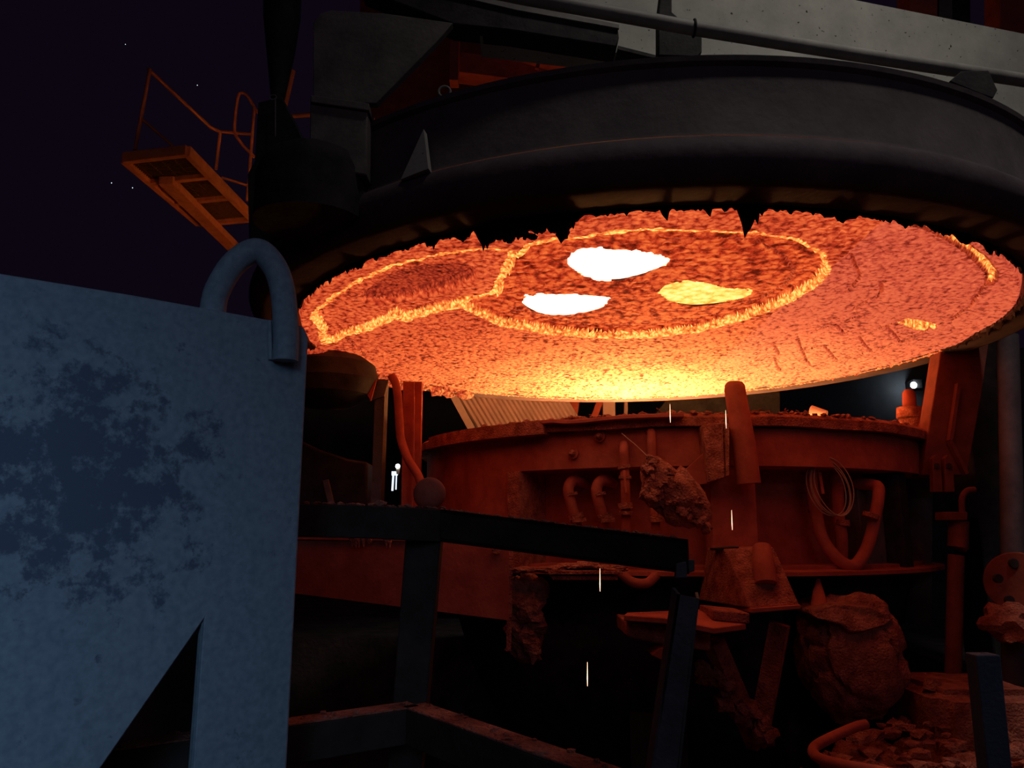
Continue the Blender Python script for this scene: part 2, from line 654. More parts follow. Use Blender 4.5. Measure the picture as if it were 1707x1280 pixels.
def worley(X, Y, cell, seed):
    r = np.random.RandomState(seed)
    jx = r.rand(256, 256)
    jy = r.rand(256, 256)
    x = X / cell + 1000
    y = Y / cell + 1000
    xi, yi = np.floor(x).astype(int), np.floor(y).astype(int)
    d = np.full(X.shape, 9.)
    for a in (-1, 0, 1):
        for c in (-1, 0, 1):
            cx, cy = xi + a, yi + c
            d = np.minimum(d, np.hypot(cx + jx[cx % 256, cy % 256] - x, cy + jy[cx % 256, cy % 256] - y))
    return d


def sstep(d, w):
    q = np.clip(.5 - d / w, 0, 1)
    return q * q * (3 - 2 * q)


NG = 600
lin = np.linspace(-2.75, 2.75, NG + 1)
GX, GY = np.meshgrid(lin + RC.x, lin + RC.y, indexing='ij')
rad = np.hypot(GX - RC.x, GY - RC.y)
wob = (vnoise(GX, GY, .06, 1) - .5) * .03 + (vnoise(GX, GY, .2, 2) - .5) * .03
d_delta = poly_sdf(delta_px, GX, GY) + wob * .7
d_off = poly_sdf(off_px, GX, GY) + wob
d_duct = poly_sdf(duct_px, GX, GY, .065) + wob * .5
d_slot = poly_sdf(slot_px, GX, GY)
d_port = [poly_sdf(p, GX, GY, .085) + wob * .25 for p in port_px]


def line_d(px, X, Y, dz=0.0):
    pts = [RP(p[0], p[1], dz) for p in px]
    d = np.full(X.shape, 1e9)
    for a, c in zip(pts[:-1], pts[1:]):
        ex, ey = c.x - a.x, c.y - a.y
        wx, wy = X - a.x, Y - a.y
        tt = np.clip((wx * ex + wy * ey) / (ex * ex + ey * ey + 1e-12), 0, 1)
        d = np.minimum(d, np.hypot(wx - tt * ex, wy - tt * ey))
    return d


wob2 = (vnoise(GX, GY, .05, 11) - .5) * .02 + (vnoise(GX, GY, .16, 12) - .5) * .05
GW = [[(1648, 468), (1618, 510), (1582, 540), (1535, 557), (1452, 587), (1398, 602), (1295, 620), (1259, 626)],
      [(1496, 540), (1440, 560), (1384, 575), (1333, 592), (1274, 600)],
      [(1428, 531), (1369, 552), (1324, 566), (1265, 578)],
      [(568, 570), (585, 573), (607, 593), (647, 604), (683, 614)],
      [(600, 592), (625, 583), (630, 577)],
      [(1418, 425), (1434, 460), (1412, 492)], [(1475, 470), (1462, 500), (1420, 520)]]
for (a, c) in (((1395, 602), (1372, 577)), ((1340, 592), (1330, 568)), ((1452, 587), (1432, 563)), ((1500, 571), (1478, 546)), ((1300, 596), (1290, 575)), ((1350, 612), (1340, 592)), ((1300, 619), (1292, 600)), ((1410, 560), (1395, 545))):
    GW.append([a, c])
d_groove = np.full(GX.shape, 1e9)
for g_ in GW:
    d_groove = np.minimum(d_groove, line_d(g_, GX + wob2, GY + wob2))
d_inner = line_d([(1100, 400), (1200, 400), (1260, 408), (1310, 430), (1322, 450), (1309, 477), (1268, 504), (1180, 530), (1080, 545), (980, 545), (900, 530), (850, 512)], GX + wob2 * .4, GY + wob2 * .4, .07)
d_arc = line_d([(1520, 375), (1560, 384), (1600, 405), (1640, 440), (1655, 460), (1652, 475)], GX + wob2 * .3, GY + wob2 * .3)
# the outer course is a hand lower than the field inside it, on the right half
ringR = 2.36 + wob * .6
angR = np.arctan2(GY - RC.y, GX - RC.x)
side = np.clip((GX - RC.x - .1) / .5, 0, 1)
Z = np.zeros(GX.shape)
Z += .080 * sstep(d_delta, .026)
Z = np.maximum(Z, .062 * sstep(d_off, .026))
Z += .045 * sstep(d_arc - .02, .03)
Z += .09 * sstep(d_duct, .04)
Z += .09 * sstep(d_slot, .02)
Z += .03 * sstep(d_groove - .008, .016)
Z += .02 * sstep(d_inner - .008, .02)
# pebbled crust
pe = (1 - worley(GX * .8, GY, .045, 5))
pe2 = (1 - worley(GX, GY, .075, 6))
Z -= .012 * pe + .010 * pe2 * (.4 + .9 * sstep(d_delta, .1)) + .03 * (vnoise(GX, GY, .35, 7) - .5)
edge = np.clip((rad - 2.6) / .15, 0, 1)
Z += .02 * (1 - edge)
Z += np.clip(rad - 2.715, 0, 1) * 4.0
keep = rad < 2.748
for dp in d_port:
    keep &= dp > 0
vid = -np.ones(GX.shape, int)
fk = keep[:-1, :-1] & keep[1:, :-1] & keep[:-1, 1:] & keep[1:, 1:]
used = np.zeros(GX.shape, bool)
for a, c in ((0, 0), (1, 0), (0, 1), (1, 1)):
    used[a:NG + a, c:NG + c] |= fk
vid[used] = np.arange(used.sum())
co = np.stack([GX[used] - RC.x, GY[used] - RC.y, Z[used]], 1).astype(np.float32)
quads = np.stack([vid[:-1, :-1][fk], vid[:-1, 1:][fk], vid[1:, 1:][fk], vid[1:, :-1][fk]], 1)
me = bpy.data.meshes.new('refractory_face')
me.vertices.add(len(co))
me.vertices.foreach_set('co', co.ravel())
me.loops.add(len(quads) * 4)
me.loops.foreach_set('vertex_index', quads.ravel().astype(np.int32))
me.polygons.add(len(quads))
me.polygons.foreach_set('loop_start', (np.arange(len(quads)) * 4).astype(np.int32))
me.polygons.foreach_set('loop_total', np.full(len(quads), 4, np.int32))


def cen(A):
    return ((A[:-1, :-1] + A[1:, :-1] + A[:-1, 1:] + A[1:, 1:]) / 4)[fk]


cd, co_, cu, cr, cs = cen(d_delta), cen(d_off), cen(d_duct), cen(d_arc), cen(d_slot)
cxg, cyg = cen(GX), cen(GY)
mat = np.zeros(len(quads), np.int32)
mat[(cxg > RC.x + .9)] = 2
mat[(cd < 0)] = 1
mat[(co_ < 0) & (cd > 0)] = 0
mat[cu < .0] = 5
farh = cyg > RC.y - .25 + .25 * np.sin(cxg * 2)
mat[(np.abs(cd) < .024) & farh] = 3
mat[(cd > -.004) & (cd < .034) & ~farh] = 4
mat[(np.abs(cd) < .05) & (cd > -.004) & (cxg < RC.x - .35) & (cxg > RC.x - 1.2) & (cyg < RC.y + .1)] = 4
mat[(np.abs(co_) < .022) & (cd > .0) & (cyg > RC.y + .1)] = 3
mat[(co_ > -.004) & (co_ < .05) & (cyg <= RC.y + .1) & (cd > 0)] = 4
mat[cr < .020] = 4
mat[(cr > .02) & (cr < .04)] = 5
mat[cen(d_groove) < .012] = 5  # groove faces take the dim crust, painting in their shade
mat[cen(d_inner) < .012] = 5
mat[(np.abs(cs) < .014)] = 4
me.polygons.foreach_set('material_index', mat)
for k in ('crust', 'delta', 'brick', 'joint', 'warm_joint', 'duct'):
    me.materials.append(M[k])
me.update(calc_edges=True)
me.polygons.foreach_set('use_smooth', np.ones(len(quads), bool))
rf = bpy.data.objects.new('refractory_face', me)
COL.objects.link(rf)
rf.parent = roof
rf['label'] = 'glowing pebbled refractory face with a recessed centre'

# port collars: short sleeves up through the roof
for i, pp in enumerate(port_px):
    mb = MB()
    c0 = sum((RP(*p, .085) for p in pp), Vector()) / len(pp)
    c0.z = ZR
    pts = [Vector((RP(*p, .085).x, RP(*p, .085).y, ZR)) for p in pp]
    lo = [c0 + (p - c0) * 1.03 + Vector((0, 0, .10)) for p in pts]
    hi_ = [c0 + (p - c0) * 1.02 + Vector((0, 0, .42)) for p in pts]
    n = len(pts)
    mb.add(lo + hi_, [(k, (k + 1) % n, n + (k + 1) % n, n + k) for k in range(n)])
    obj('port_sleeve', mb, M['joint'], roof, label='white hot sleeve of an electrode port')

# ragged slag hanging from the rim: near side black, far side glowing
ANG = lambda px, py: math.atan2(RP(px, py).y - RC.y, RP(px, py).x - RC.x)


def near_depth(a, q):
    """hanging length of the slag fringe at rim angle a"""
    n1 = noise.noise(Vector((a * 22, 0, 1)))
    n2 = noise.noise(Vector((a * 75, 3, 1)))
    n3 = noise.noise(Vector((a * 190, 9, 2)))
    return max(0.004, .022 + .035 * n1 + .05 * max(0, n2) ** 1.5 + .03 * max(0, n3))


def near_ang(px, py):
    d = ray(px, py)
    A = ANG(px, py)
    return A


boost = []   # (angle, half width, extra length)
for (px, py, hw, ex) in ((822, 365, .035, .085), (800, 368, .02, .10), (870, 360, .05, .05), (935, 352, .03, .07), (1252, 342, .022, .085), (1240, 342, .01, .11), (1385, 360, .03, .045), (770, 380, .015, .05),
                         (1110, 341, .006, .06), (1600, 389, .015, .05), (1650, 405, .015, .06), (720, 395, .012, .05), (615, 440, .02, .035), (1180, 340, .005, .03), (1560, 380, .02, .03)):
    boost.append((ANG(px, py), hw, ex))
mbn, mbf = MB(), MB()
NA = 1500
rings = {0: [], 1: []}
for i in range(NA):
    a = 2 * math.pi * i / NA
    dp = near_depth(a, 0)
    for (ba, hw, ex) in boost:
        da = abs((a - ba + math.pi) % (2 * math.pi) - math.pi)
        if da < hw * 1.6:
            dp += ex * max(0, 1 - (da / (hw * 1.3)) ** 2) * (.55 + .75 * abs(noise.noise(Vector((a * 120, 1, 5)))) + .4 * noise.noise(Vector((a * 300, 4, 5))))
    nearness = -math.sin(a)
    if nearness < -.1:
        dp = .006 + .028 * max(0, noise.noise(Vector((a * 60, 3, 1)))) ** 1.2 + .022 * max(0, noise.noise(Vector((a * 160, 7, 1))))
        if math.radians(128) < a < math.radians(165):
            dp += .05 + .05 * noise.noise(Vector((a * 30, 7, 7)))
    w = .014 + .02 * abs(noise.noise(Vector((a * 40, 8, 8))))
    rr_ = 2.76 + .02 * noise.noise(Vector((a * 35, 2, 8)))
    ca, sa = math.cos(a), math.sin(a)
    rings[0].append([(RC.x + (rr_ - w) * ca, RC.y + (rr_ - w) * sa, ZR + .03), (RC.x + (rr_ - w * .6) * ca, RC.y + (rr_ - w * .6) * sa, ZR - dp * .6),
                     (RC.x + rr_ * ca, RC.y + rr_ * sa, ZR - dp), (RC.x + (rr_ + w * .6) * ca, RC.y + (rr_ + w * .6) * sa, ZR - dp * .6), (RC.x + (rr_ + w) * ca, RC.y + (rr_ + w) * sa, ZR + .02)])


def strip(mb, i0, i1):
    vs = []
    for i in range(i0, i1 + 1):
        vs += rings[0][i % NA]
    n = i1 - i0
    fs = []
    for i in range(n):
        for k in range(4):
            fs.append((i * 5 + k, i * 5 + k + 1, (i + 1) * 5 + k + 1, (i + 1) * 5 + k))
    mb.add(vs, fs, False)


k0 = int(NA * 176 / 360)
k1 = int(NA * 366 / 360)
strip(mbn, k0, k1)
strip(mbf, k1 - NA, k0)
obj('slag_fringe', mbn, M['fringe'], roof, label='black ragged slag hanging from the near rim', kind='stuff')
obj('glowing_fringe', mbf, M['hot_drip'], roof, label='small glowing drips along the far rim', kind='stuff')

# clotted slag clump on the near rim
mb = MB()
for k in range(80):
    px = rng.uniform(800, 955)
    a = ANG(px, 358)
    p = RC + Vector((2.78 * math.cos(a), 2.78 * math.sin(a), -rng.uniform(0, .05 + .07 * abs(math.sin(px * .055)))))
    s = rng.uniform(.01, .026)
    mb.lump(p, (s * 1.2, s, s * rng.uniform(.7, 1.8)), seed=k, amp=.6, sub=2)
obj('slag_clump', mb, M['fringe'], roof, label='clotted black slag on the near rim', kind='stuff')
mb = MB()
for k in range(60):
    px = rng.uniform(520, 765)
    py = 583 + (px - 520) * .28 + rng.uniform(-6, 8)
    a = ANG(px, min(655, py))
    p = RC + Vector((2.77 * math.cos(a), 2.77 * math.sin(a), -rng.uniform(-.01, .05)))
    s = rng.uniform(.03, .065)
    mb.lump(p, (s * 1.3, s * 1.2, s * .8), seed=k + 60, amp=.6, sub=2)
obj('slag_overhang', mb, M['duct'], roof, label='dull red slag lumps on the far left rim', kind='stuff')

# lifting eye, gusset, bolted block on the rim
c0 = P(741, 153, 3.95)
pts = [c0 + Vector((math.cos(q) * .033, 0, math.sin(q) * .033)) for q in np.linspace(0, 2 * math.pi, 20, endpoint=False)]
obj('lifting_eye', MB().tube(pts, .0075, 8, closed=True), M['pipe_grey'], roof)
g = [P(706, 215, 3.62), P(714, 281, 3.56), P(690, 290, 3.60), P(668, 299, 3.66)]
obj('gusset', MB().prism(g, (.012, .05, 0)), M['beam'], roof, label='pale triangular gusset on the rim ring')
g = [P(1583, 135, 4.0), P(1602, 119, 4.0), P(1648, 117, 4.0), P(1663, 150, 4.0), P(1656, 163, 4.0), P(1640, 158, 4.0), P(1620, 150, 4.0)]
obj('lug_block', MB().prism(g, (.02, .16, 0)), M['dark_steel'], roof, bevel=.004)
# electrodes standing in the ports
el_lab = ['white hot electrode tip in the largest opening of the glowing roof',
          'white hot electrode tip in the lower left opening of the roof',
          'yellow glowing electrode tip in the right hand opening of the roof']
for i, pp in enumerate(port_px):
    c0 = sum((RP(*p, .085) for p in pp), Vector()) / len(pp)
    c0.z = ZR
    rx = (max(RP(*p, .085).x for p in pp) - min(RP(*p, .085).x for p in pp)) / 2
    ry = (max(RP(*p, .085).y for p in pp) - min(RP(*p, .085).y for p in pp)) / 2
    r_ = max(rx, ry) * .97
    mb = MB()
    zb = .092
    pts = []
    raw = bez([Vector((RP(*p, .085).x, RP(*p, .085).y, ZR + zb)) for p in pp + pp[:1]], 6)[:-1]
    for k, p in enumerate(raw):
        d = p - c0
        d.z = 0
        pts.append(p + d * (.05 + .03 * noise.noise(Vector((k * .7, i * 5, 0)))))
    mb.prism(pts, (0, 0, .14))
    et = thing('electrode', c0 + Vector((0, 0, zb)), el_lab[i], 'electrode', 'electrodes in the roof ports')
    obj('electrode_tip', mb, M['electrode_y'] if i == 2 else M['electrode'], et)
    obj('electrode_column', MB().lathe([(r_ * .6, .50), (r_ * .6, 1.0), (0, 1.0)], c0, 40), M['dark_steel'], et)

# ================================================================== FURNACE
FZ = lambda z: z + CAMH
FB = Vector((FX, FY, 0))
furn = thing('arc_furnace', Vector((FX, FY, -2.5)), 'round steel furnace shell lit red, standing under the raised roof', 'furnace')
prof = [(2.20, FZ(-.30)), (2.20, FZ(.50)), (2.20, FZ(.86)), (2.16, FZ(.86)), (2.22, FZ(.5)), (2.18, FZ(-.5)), (2.0, FZ(-.55))]
obj('inner_shell', MB().lathe([(r_, z) for r_, z in prof[:4]], FB, 128), M['rust'], furn)
obj('lining', MB().lathe([(2.15, FZ(.86)), (2.10, FZ(.80)), (2.07, FZ(.2)), (2.05, FZ(-.4))], FB, 128, jitter=.03), M['lining'], furn, label='glowing lining inside the furnace shell')
obj('molten_bath', MB().lathe([(0, FZ(.58)), (2.09, FZ(.58))], FB, 96), M['melt'], None, label='molten steel bath filling the open furnace', cat='molten steel', kind='stuff', origin=(FX, FY, FZ(.58)))
# upper box band
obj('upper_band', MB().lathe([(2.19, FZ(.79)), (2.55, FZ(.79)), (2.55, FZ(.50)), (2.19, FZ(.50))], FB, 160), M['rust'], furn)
for z in (0,):
    pass
obj('rim_flange', MB().lathe([(2.16, FZ(.80)), (2.63, FZ(.795)), (2.635, FZ(.865)), (2.60, FZ(.895)), (2.16, FZ(.89))], FB, 160, jitter=.02, closed_prof=True), M['rust_rough'], furn)


def fang(px, py, R):
    p = S(px, py, R)
    return math.atan2(p.y - FY, p.x - FX)


def sector(px0, px1, py, R0, R1, z0, z1, n=24):
    a0, a1 = fang(px0, py, R1), fang(px1, py, R1)
    return MB().lathe([(R0, FZ(z1)), (R1, FZ(z1)), (R1, FZ(z0)), (R0, FZ(z0))], FB, n, a0, a1, closed_prof=True)


# bent wear plate over the rim, thick lip on the left
mb = MB()
pl = []
for k, px in enumerate(np.linspace(903, 1140, 14)):
    s = k / 13
    sag = .035 * math.exp(-((s - .25) / .2) ** 2) if s > .1 else 0
    t_ = S(px, 690 + (0 if s > .05 else 3), 2.70)
    t_.z = FZ(.885 - sag * .5)
    b_ = t_.copy()
    b_.z -= .030
    back = Vector((FX - t_.x, FY - t_.y, 0)).normalized() * .22
    pl.append((t_, b_, b_ + back, t_ + back + Vector((0, 0, .02))))
vs = [p for q in pl for p in q]
fs = []
for k in range(13):
    for j in range(4):
        fs.append((k * 4 + j, k * 4 + (j + 1) % 4, k * 4 + 4 + (j + 1) % 4, k * 4 + 4 + j))
fs += [(0, 1, 2, 3), (55, 54, 53, 52)]
mb.add(vs, fs)
obj('wear_plate', mb, M['rust'], furn, label='bent wear plate on the furnace rim', bevel=.004)
mb = sector(715, 905, 705, 2.5, 2.69, .775, .885)
obj('rim_lip', mb, M['rust_rough'], furn)
# pebbly spill on the rim
mb = MB()
for k in range(220):
    px = rng.uniform(745, 1495)
    a = fang(px, 700, 2.5)
    R_ = rng.uniform(2.42, 2.62)
    s = rng.uniform(.008, .022)
    mb.lump((FX + R_ * math.cos(a), FY + R_ * math.sin(a), FZ(.895) + s * .3), (s * 1.7, s * 1.3, s * rng.uniform(.6, 1.3)), seed=k, amp=.6, sub=1, smooth=False)
for k in range(26):
    px = rng.choice([rng.uniform(1240, 1300), rng.uniform(905, 1130), rng.uniform(1250, 1400)])
    a = fang(px, 700, 2.5)
    R_ = rng.uniform(2.42, 2.6)
    p = Vector((FX + R_ * math.cos(a), FY + R_ * math.sin(a), FZ(.895)))
    q = p + Vector((rng.uniform(-.06, .06), rng.uniform(-.04, .04), rng.uniform(.01, .05)))
    mb.tube([p, (p + q) / 2 + Vector((0, 0, .012)), q], .004, 5)
obj('slag_debris', mb, M['slag'], furn, kind='stuff')

# flush left side of the shell, pillar, right hand pillar, panels
obj('side_panel', sector(702, 862, 800, 2.18, 2.55, -.32, .50), M['rust'], furn)
mb = sector(846, 866, 800, 2.18, 2.57, -.32, .50, 4)
obj('stiffener', mb, M['rust_rough'], furn)
obj('stiffener', sector(1186, 1262, 860, 2.18, 2.54, -.32, .50, 10), M['rust'], furn, bevel=.006)
obj('stiffener', sector(1497, 1510, 800, 2.18, 2.50, -.32, .50, 4), M['dark_steel'], furn, bevel=.004)
obj('water_panel', sector(1428, 1485, 800, 2.18, 2.345, -.25, .35, 10), M['mid_steel'], furn, label='grey cooling panel on the right side', bevel=.006)
obj('ledge', MB().lathe([(2.1, FZ(-.315)), (2.6, FZ(-.315)), (2.6, FZ(-.285)), (2.45, FZ(-.275)), (2.45, FZ(-.25)), (2.1, FZ(-.24))], FB, 160), M['rust'], furn)
obj('lower_bowl', MB().lathe([(2.30, FZ(-.315)), (2.28, FZ(-.6)), (2.05, FZ(-1.3)), (1.6, FZ(-2.1)), (0.9, FZ(-2.7)), (0, FZ(-2.9))], FB, 96), M['dark_steel'], furn)
obj('cradle_leg', MB().lathe([(2.0, -2.6), (2.1, FZ(-1.4)), (1.7, FZ(-1.4)), (1.7, -2.6)], FB, 24, math.radians(250), math.radians(262), closed_prof=True), M['dark_steel'], furn)
obj('cradle_leg', MB().lathe([(2.0, -2.6), (2.1, FZ(-1.4)), (1.7, FZ(-1.4)), (1.7, -2.6)], FB, 24, math.radians(284), math.radians(296), closed_prof=True), M['dark_steel'], furn)
# gusset between pillar and band
g = [S(1172, 770, 2.56), S(1186, 740, 2.56), S(1186, 800, 2.56), S(1140, 790, 2.50)]
obj('gusset', MB().prism(g, (0, .14, 0)), M['rust'], furn)

# big round guide post on the rim
yb = S(1225, 700, 2.62).y - .075
mb = MB()
mb.tube([P(1248, 806, yb), P(1240, 740, yb), P(1232, 690, yb), P(1225, 650, yb), P(1225, 642, yb), P(1225, 637, yb)], [.088, .085, .080, .078, .073, .055], 28)
obj('guide_post', mb, M['rust'], furn, label='thick round guide post rising above the rim')
g = [P(1172, 708, yb - .02), P(1205, 704, yb - .06), P(1209, 796, yb - .06), P(1182, 804, yb - .02)]
obj('post_bracket', MB().prism(g, (0, .20, 0)), M['rust_rough'], furn, bevel=.008)
g = [P(1205, 704, yb - .03), P(1216, 706, yb - .10), P(1216, 792, yb - .10), P(1207, 797, yb - .03)]
obj('post_bracket', MB().prism(g, (0, .20, 0)), M['rust_rough'], furn, bevel=.006)
g = [P(1140, 786, yb + .05), P(1185, 745, yb + .05), P(1185, 805, yb + .05), P(1160, 808, yb + .05)]
obj('post_gusset', MB().prism(g, (0, .08, 0)), M['rust'], furn)

# bolts on the band
for (px, py) in ((1001, 728), (957, 756)):
    p = S(px, py, 2.55)
    n = Vector((p.x - FX, p.y - FY, 0)).normalized()
    b1 = obj('bolt', MB().tube([p - n * .01, p + n * .03], .045, 12), M['rust'], furn)
    obj('bolt_nut', MB().tube([p + n * .03, p + n * .055, p + n * .075], [.028, .028, .014], 6), M['rust_rough'], b1)


def pipe(name, pts, r, mat=None, n=8, parent=furn, label=None):
    return obj(name, MB().tube(bez(pts, n), r, 14), mat or M['rust'], parent, label=label)


def flange(p, q, r, parent, name='pipe_flange', mat=None):
    return obj(name, MB().tube([p, q], r, 18), mat or M['rust_rough'], parent)


# the two small elbows
for px in (955, 1002):
    y0 = S(px, 800, 2.33).y
    a = P(px + 24, 806, y0 + .14)
    pts = [a, P(px + 12, 802, y0 - .06), P(px, 801, y0 - .12), P(px - 7, 812, y0 - .14), P(px - 6, 828, y0 - .14), P(px + 3, 862, y0 - .12), P(px + 10, 892, y0 - .10)]
    w = pipe('water_pipe', pts, .044)
    flange(P(px - 4, 821, y0 - .14), P(px - 3, 826, y0 - .14), .055, w)
    flange(P(px + 4, 856, y0 - .12), P(px + 7, 866, y0 - .12), .062, w)
    obj('clamp', MB().bar(P(px - 1, 868, y0 - .20), P(px + 22, 866, y0 - .19), .03, .03), M['rust_rough'], w)
# valve pipe
y0 = S(1042, 750, 2.56).y
w = pipe('valve_pipe', [P(1038, 744, y0 + .05), P(1040, 742, y0 - .02), P(1040, 752, y0 - .07), P(1041, 775, y0 - .07), P(1043, 830, y0 - .07), P(1044, 900, y0 - .05)], .036)
flange(P(1040, 775, y0 - .07), P(1041, 781, y0 - .07), .052, w)
flange(P(1042, 793, y0 - .07), P(1042, 798, y0 - .07), .048, w)
obj('valve_handle', MB().bar(P(1040, 784, y0 - .12), P(1044, 822, y0 - .13), .02, .012, up=(0, 1, 0)), M['rust'], w, bevel=.003)
flange(P(1042, 838, y0 - .07), P(1043, 848, y0 - .07), .056, w)
flange(P(1043, 852, y0 - .07), P(1043, 858, y0 - .07), .056, w)
# tall pipe behind the hanging slag
y0 = S(1086, 740, 2.56).y
w = pipe('water_pipe', [P(1080, 722, y0 + .06), P(1085, 720, y0 - .0), P(1086, 730, y0 - .05), P(1087, 770, y0 - .05), P(1091, 850, y0 - .03), P(1094, 885, y0 - .02)], .034)
flange(P(1093, 858, y0 - .03), P(1094, 870, y0 - .03), .05, w)
# low curved hose under the rail
y0 = S(1060, 955, 2.5).y
w = pipe('hose_bend', [P(1018, 932, y0 + .05), P(1032, 950, y0 - .12), P(1052, 969, y0 - .16), P(1078, 972, y0 - .16), P(1094, 958, y0 - .12)], [.036] * 33)
# hoses on the right
y0 = S(1400, 850, 2.33).y - .12
w = pipe('cooling_hose', [P(1338, 749, y0 + .10), P(1350, 750, y0 - .02), P(1356, 765, y0 - .06), P(1353, 800, y0 - .06), P(1360, 850, y0 - .06), P(1370, 895, y0 - .06), P(1395, 930, y0 - .08),
                          P(1422, 943, y0 - .08), P(1442, 920, y0 - .05), P(1455, 880, y0), P(1465, 820, y0 + .05), P(1455, 808, y0 + .12), P(1425, 807, y0 + .25)], .047)
for (a, c) in (((1359, 845), (1361, 852)), ((1452, 856), (1450, 863)), ((1353, 768), (1353, 774))):
    flange(P(a[0], a[1], y0 - .04), P(c[0], c[1], y0 - .04), .062, w, 'hose_clamp')
w = pipe('water_pipe', [P(1375, 735, y0 + .22), P(1388, 735, y0 + .12), P(1393, 750, y0 + .06), P(1395, 800, y0 + .05), P(1397, 860, y0 + .05), P(1402, 892, y0 + .06), P(1403, 930, y0 + .1)], .050, M['rust'])
flange(P(1402, 866, y0 + .05), P(1402, 876, y0 + .05), .064, w)
# valve lever beside the coil
obj('lever', MB().bar(P(1366, 787, y0 - .12), P(1372, 823, y0 - .13), .022, .012, up=(0, 1, 0)), M['rust'], furn, label='small lever hanging beside the hoses')

# coil of wire hung on the hose
mb = MB()
cw = P(1382, 815, y0 - .17)
for k in range(4):
    pts = []
    for q in np.linspace(0, 2 * math.pi, 40, endpoint=False):
        rx, rz = .145 + .008 * math.sin(k * 2.1 + q), .215 + .010 * math.cos(q * 2 + k)
        pts.append(cw + Vector((rx * math.cos(q) + .018 * k - .02 + .035 * -math.sin(q), -.006 * k, rz * math.sin(q) + .006 * k)))
    mb.tube(pts, .0045, 6, closed=True)
obj('wire_coil', mb, M['wire'], None, label='loose loop of wire hung over the right hand cooling hose', cat='wire')

# plates and slag lying on the ledge in front
y0 = 5.72
mb = MB()
g = [P(865, 950, y0), P(930, 938, y0 - .15), P(1020, 940, y0 - .15), P(1036, 953, y0 - .12), P(1034, 958, y0 - .12), P(880, 958, y0 - .1)]
top = [PZ(915, 955, FZ(-.27)), PZ(1030, 958, FZ(-.27)), PZ(1015, 942, FZ(-.27)), PZ(935, 941, FZ(-.27))]
obj('ledge_plate', MB().prism([P(912, 951, 5.5), P(1036, 951, 5.5), P(1040, 957, 5.5), P(915, 958, 5.5)], (0, .3, 0)), M['rust_rough'], furn, bevel=.004)
obj('ledge_plate', MB().prism([P(918, 960, 5.52), P(1030, 960, 5.52), P(1030, 967, 5.52), P(922, 967, 5.52)], (0, .3, 0)), M['rust_rough'], furn, bevel=.004)
mb = MB()
for k in range(30):
    px = rng.uniform(862, 1030)
    p = P(px, 950 - 8 * math.exp(-((px - 970) / 40) ** 2), 5.62 + rng.uniform(-.06, .1))
    s = rng.uniform(.03, .06)
    mb.lump(p, (s * 1.6, s * 1.3, s * .45), seed=k, amp=.5, sub=2)
obj('slag_crust', mb, M['slag'], furn, kind='stuff')

# slag column and drips at the left end of the ledge
mb = MB()
for k in range(34):
    t_ = k / 33
    p = P(872 + rng.uniform(-18, 28) * (1 - .3 * t_), 975 + 110 * t_, 5.75 + rng.uniform(-.05, .12))
    s = rng.uniform(.05, .11)
    mb.lump(p, (s, s, s * rng.uniform(.7, 1.3)), seed=k + 9, amp=.6, sub=2)
mb.tube([P(885, 1075, 5.7), P(890, 1095, 5.7), P(888, 1108, 5.7)], [.05, .03, .008], 8)
obj('frozen_slag_spill', mb, M['slag'], None, label='lumpy frozen slag dripping below the left end of the furnace ledge', cat='slag')
# edge plate beside it with bright rough edge
g = [P(846, 915, 5.6), P(856, 915, 5.6), P(852, 1085, 5.6), P(844, 1085, 5.6)]
obj('edge_plate', MB().prism(g, (0, .25, 0)), M['rust_rough'], furn)

# big chunk of slag hanging from a wire
hang = thing('hanging_slag_chunk', P(1125, 885, 5.35), 'big crusty slag chunk hanging in front of the furnace pipes', 'slag')
axis = [(1083, 765, .05), (1092, 785, .095), (1105, 808, .13), (1125, 822, .15), (1142, 842, .14), (1158, 862, .11), (1164, 876, .06)]
mb = MB()
pts = bez([P(a, c, 5.33) for a, c, _ in axis], 5)
rr2 = np.interp(np.linspace(0, 6, len(pts)), range(7), [q[2] * 1.12 for q in axis])
NS = 40
vs = []
for i, p in enumerate(pts):
    t_ = (pts[min(i + 1, len(pts) - 1)] - pts[max(i - 1, 0)]).normalized()
    nx = Vector((0, -1, 0))
    by = t_.cross(nx).normalized()
    for k in range(NS):
        q = 2 * math.pi * k / NS
        r_ = rr2[i] * (1 + .22 * noise.fractal(Vector((math.cos(q) * 1.8, math.sin(q) * 1.8, i * .22)), 1, 2, 4) + .12 * math.cos(4 * q + 1))
        vs.append(p + (nx * math.cos(q) * .75 + by * math.sin(q)) * r_)
fs = []
for i in range(len(pts) - 1):
    for k in range(NS):
        fs.append((i * NS + k, i * NS + (k + 1) % NS, (i + 1) * NS + (k + 1) % NS, (i + 1) * NS + k))
fs += [tuple(range(NS)), tuple((len(pts) - 1) * NS + k for k in range(NS))]
mb.add(vs, fs, True)
for k in range(30):
    i = rng.randrange(3, len(pts) - 2)
    s = rng.uniform(.02, .045)
    mb.lump(pts[i] + Vector((rng.uniform(-.6, .6) * rr2[i], -.6 * rr2[i], rng.uniform(-.5, .5) * rr2[i])), (s, s, s), seed=k, amp=.7, sub=2)
obj('slag_body', mb, M['slag'], hang)
# slab like upper side
g = [P(1092, 765, 5.28), P(1140, 790, 5.28), P(1178, 828, 5.28), P(1180, 850, 5.28), P(1165, 845, 5.28), P(1125, 805, 5.28), P(1088, 785, 5.28)]
obj('slag_slab', MB().prism(g, (0, .12, 0)), M['slag'], hang, bevel=.015)
obj('slag_lobe', MB().lump(P(1092, 822, 5.27), (.085, .07, .09), seed=3, amp=.6, sub=4), M['slag'], hang)
obj('hanging_wire', MB().tube([P(1036, 722, 5.5), P(1060, 742, 5.45), P(1083, 764, 5.33)], .003, 5), M['wire'], hang)

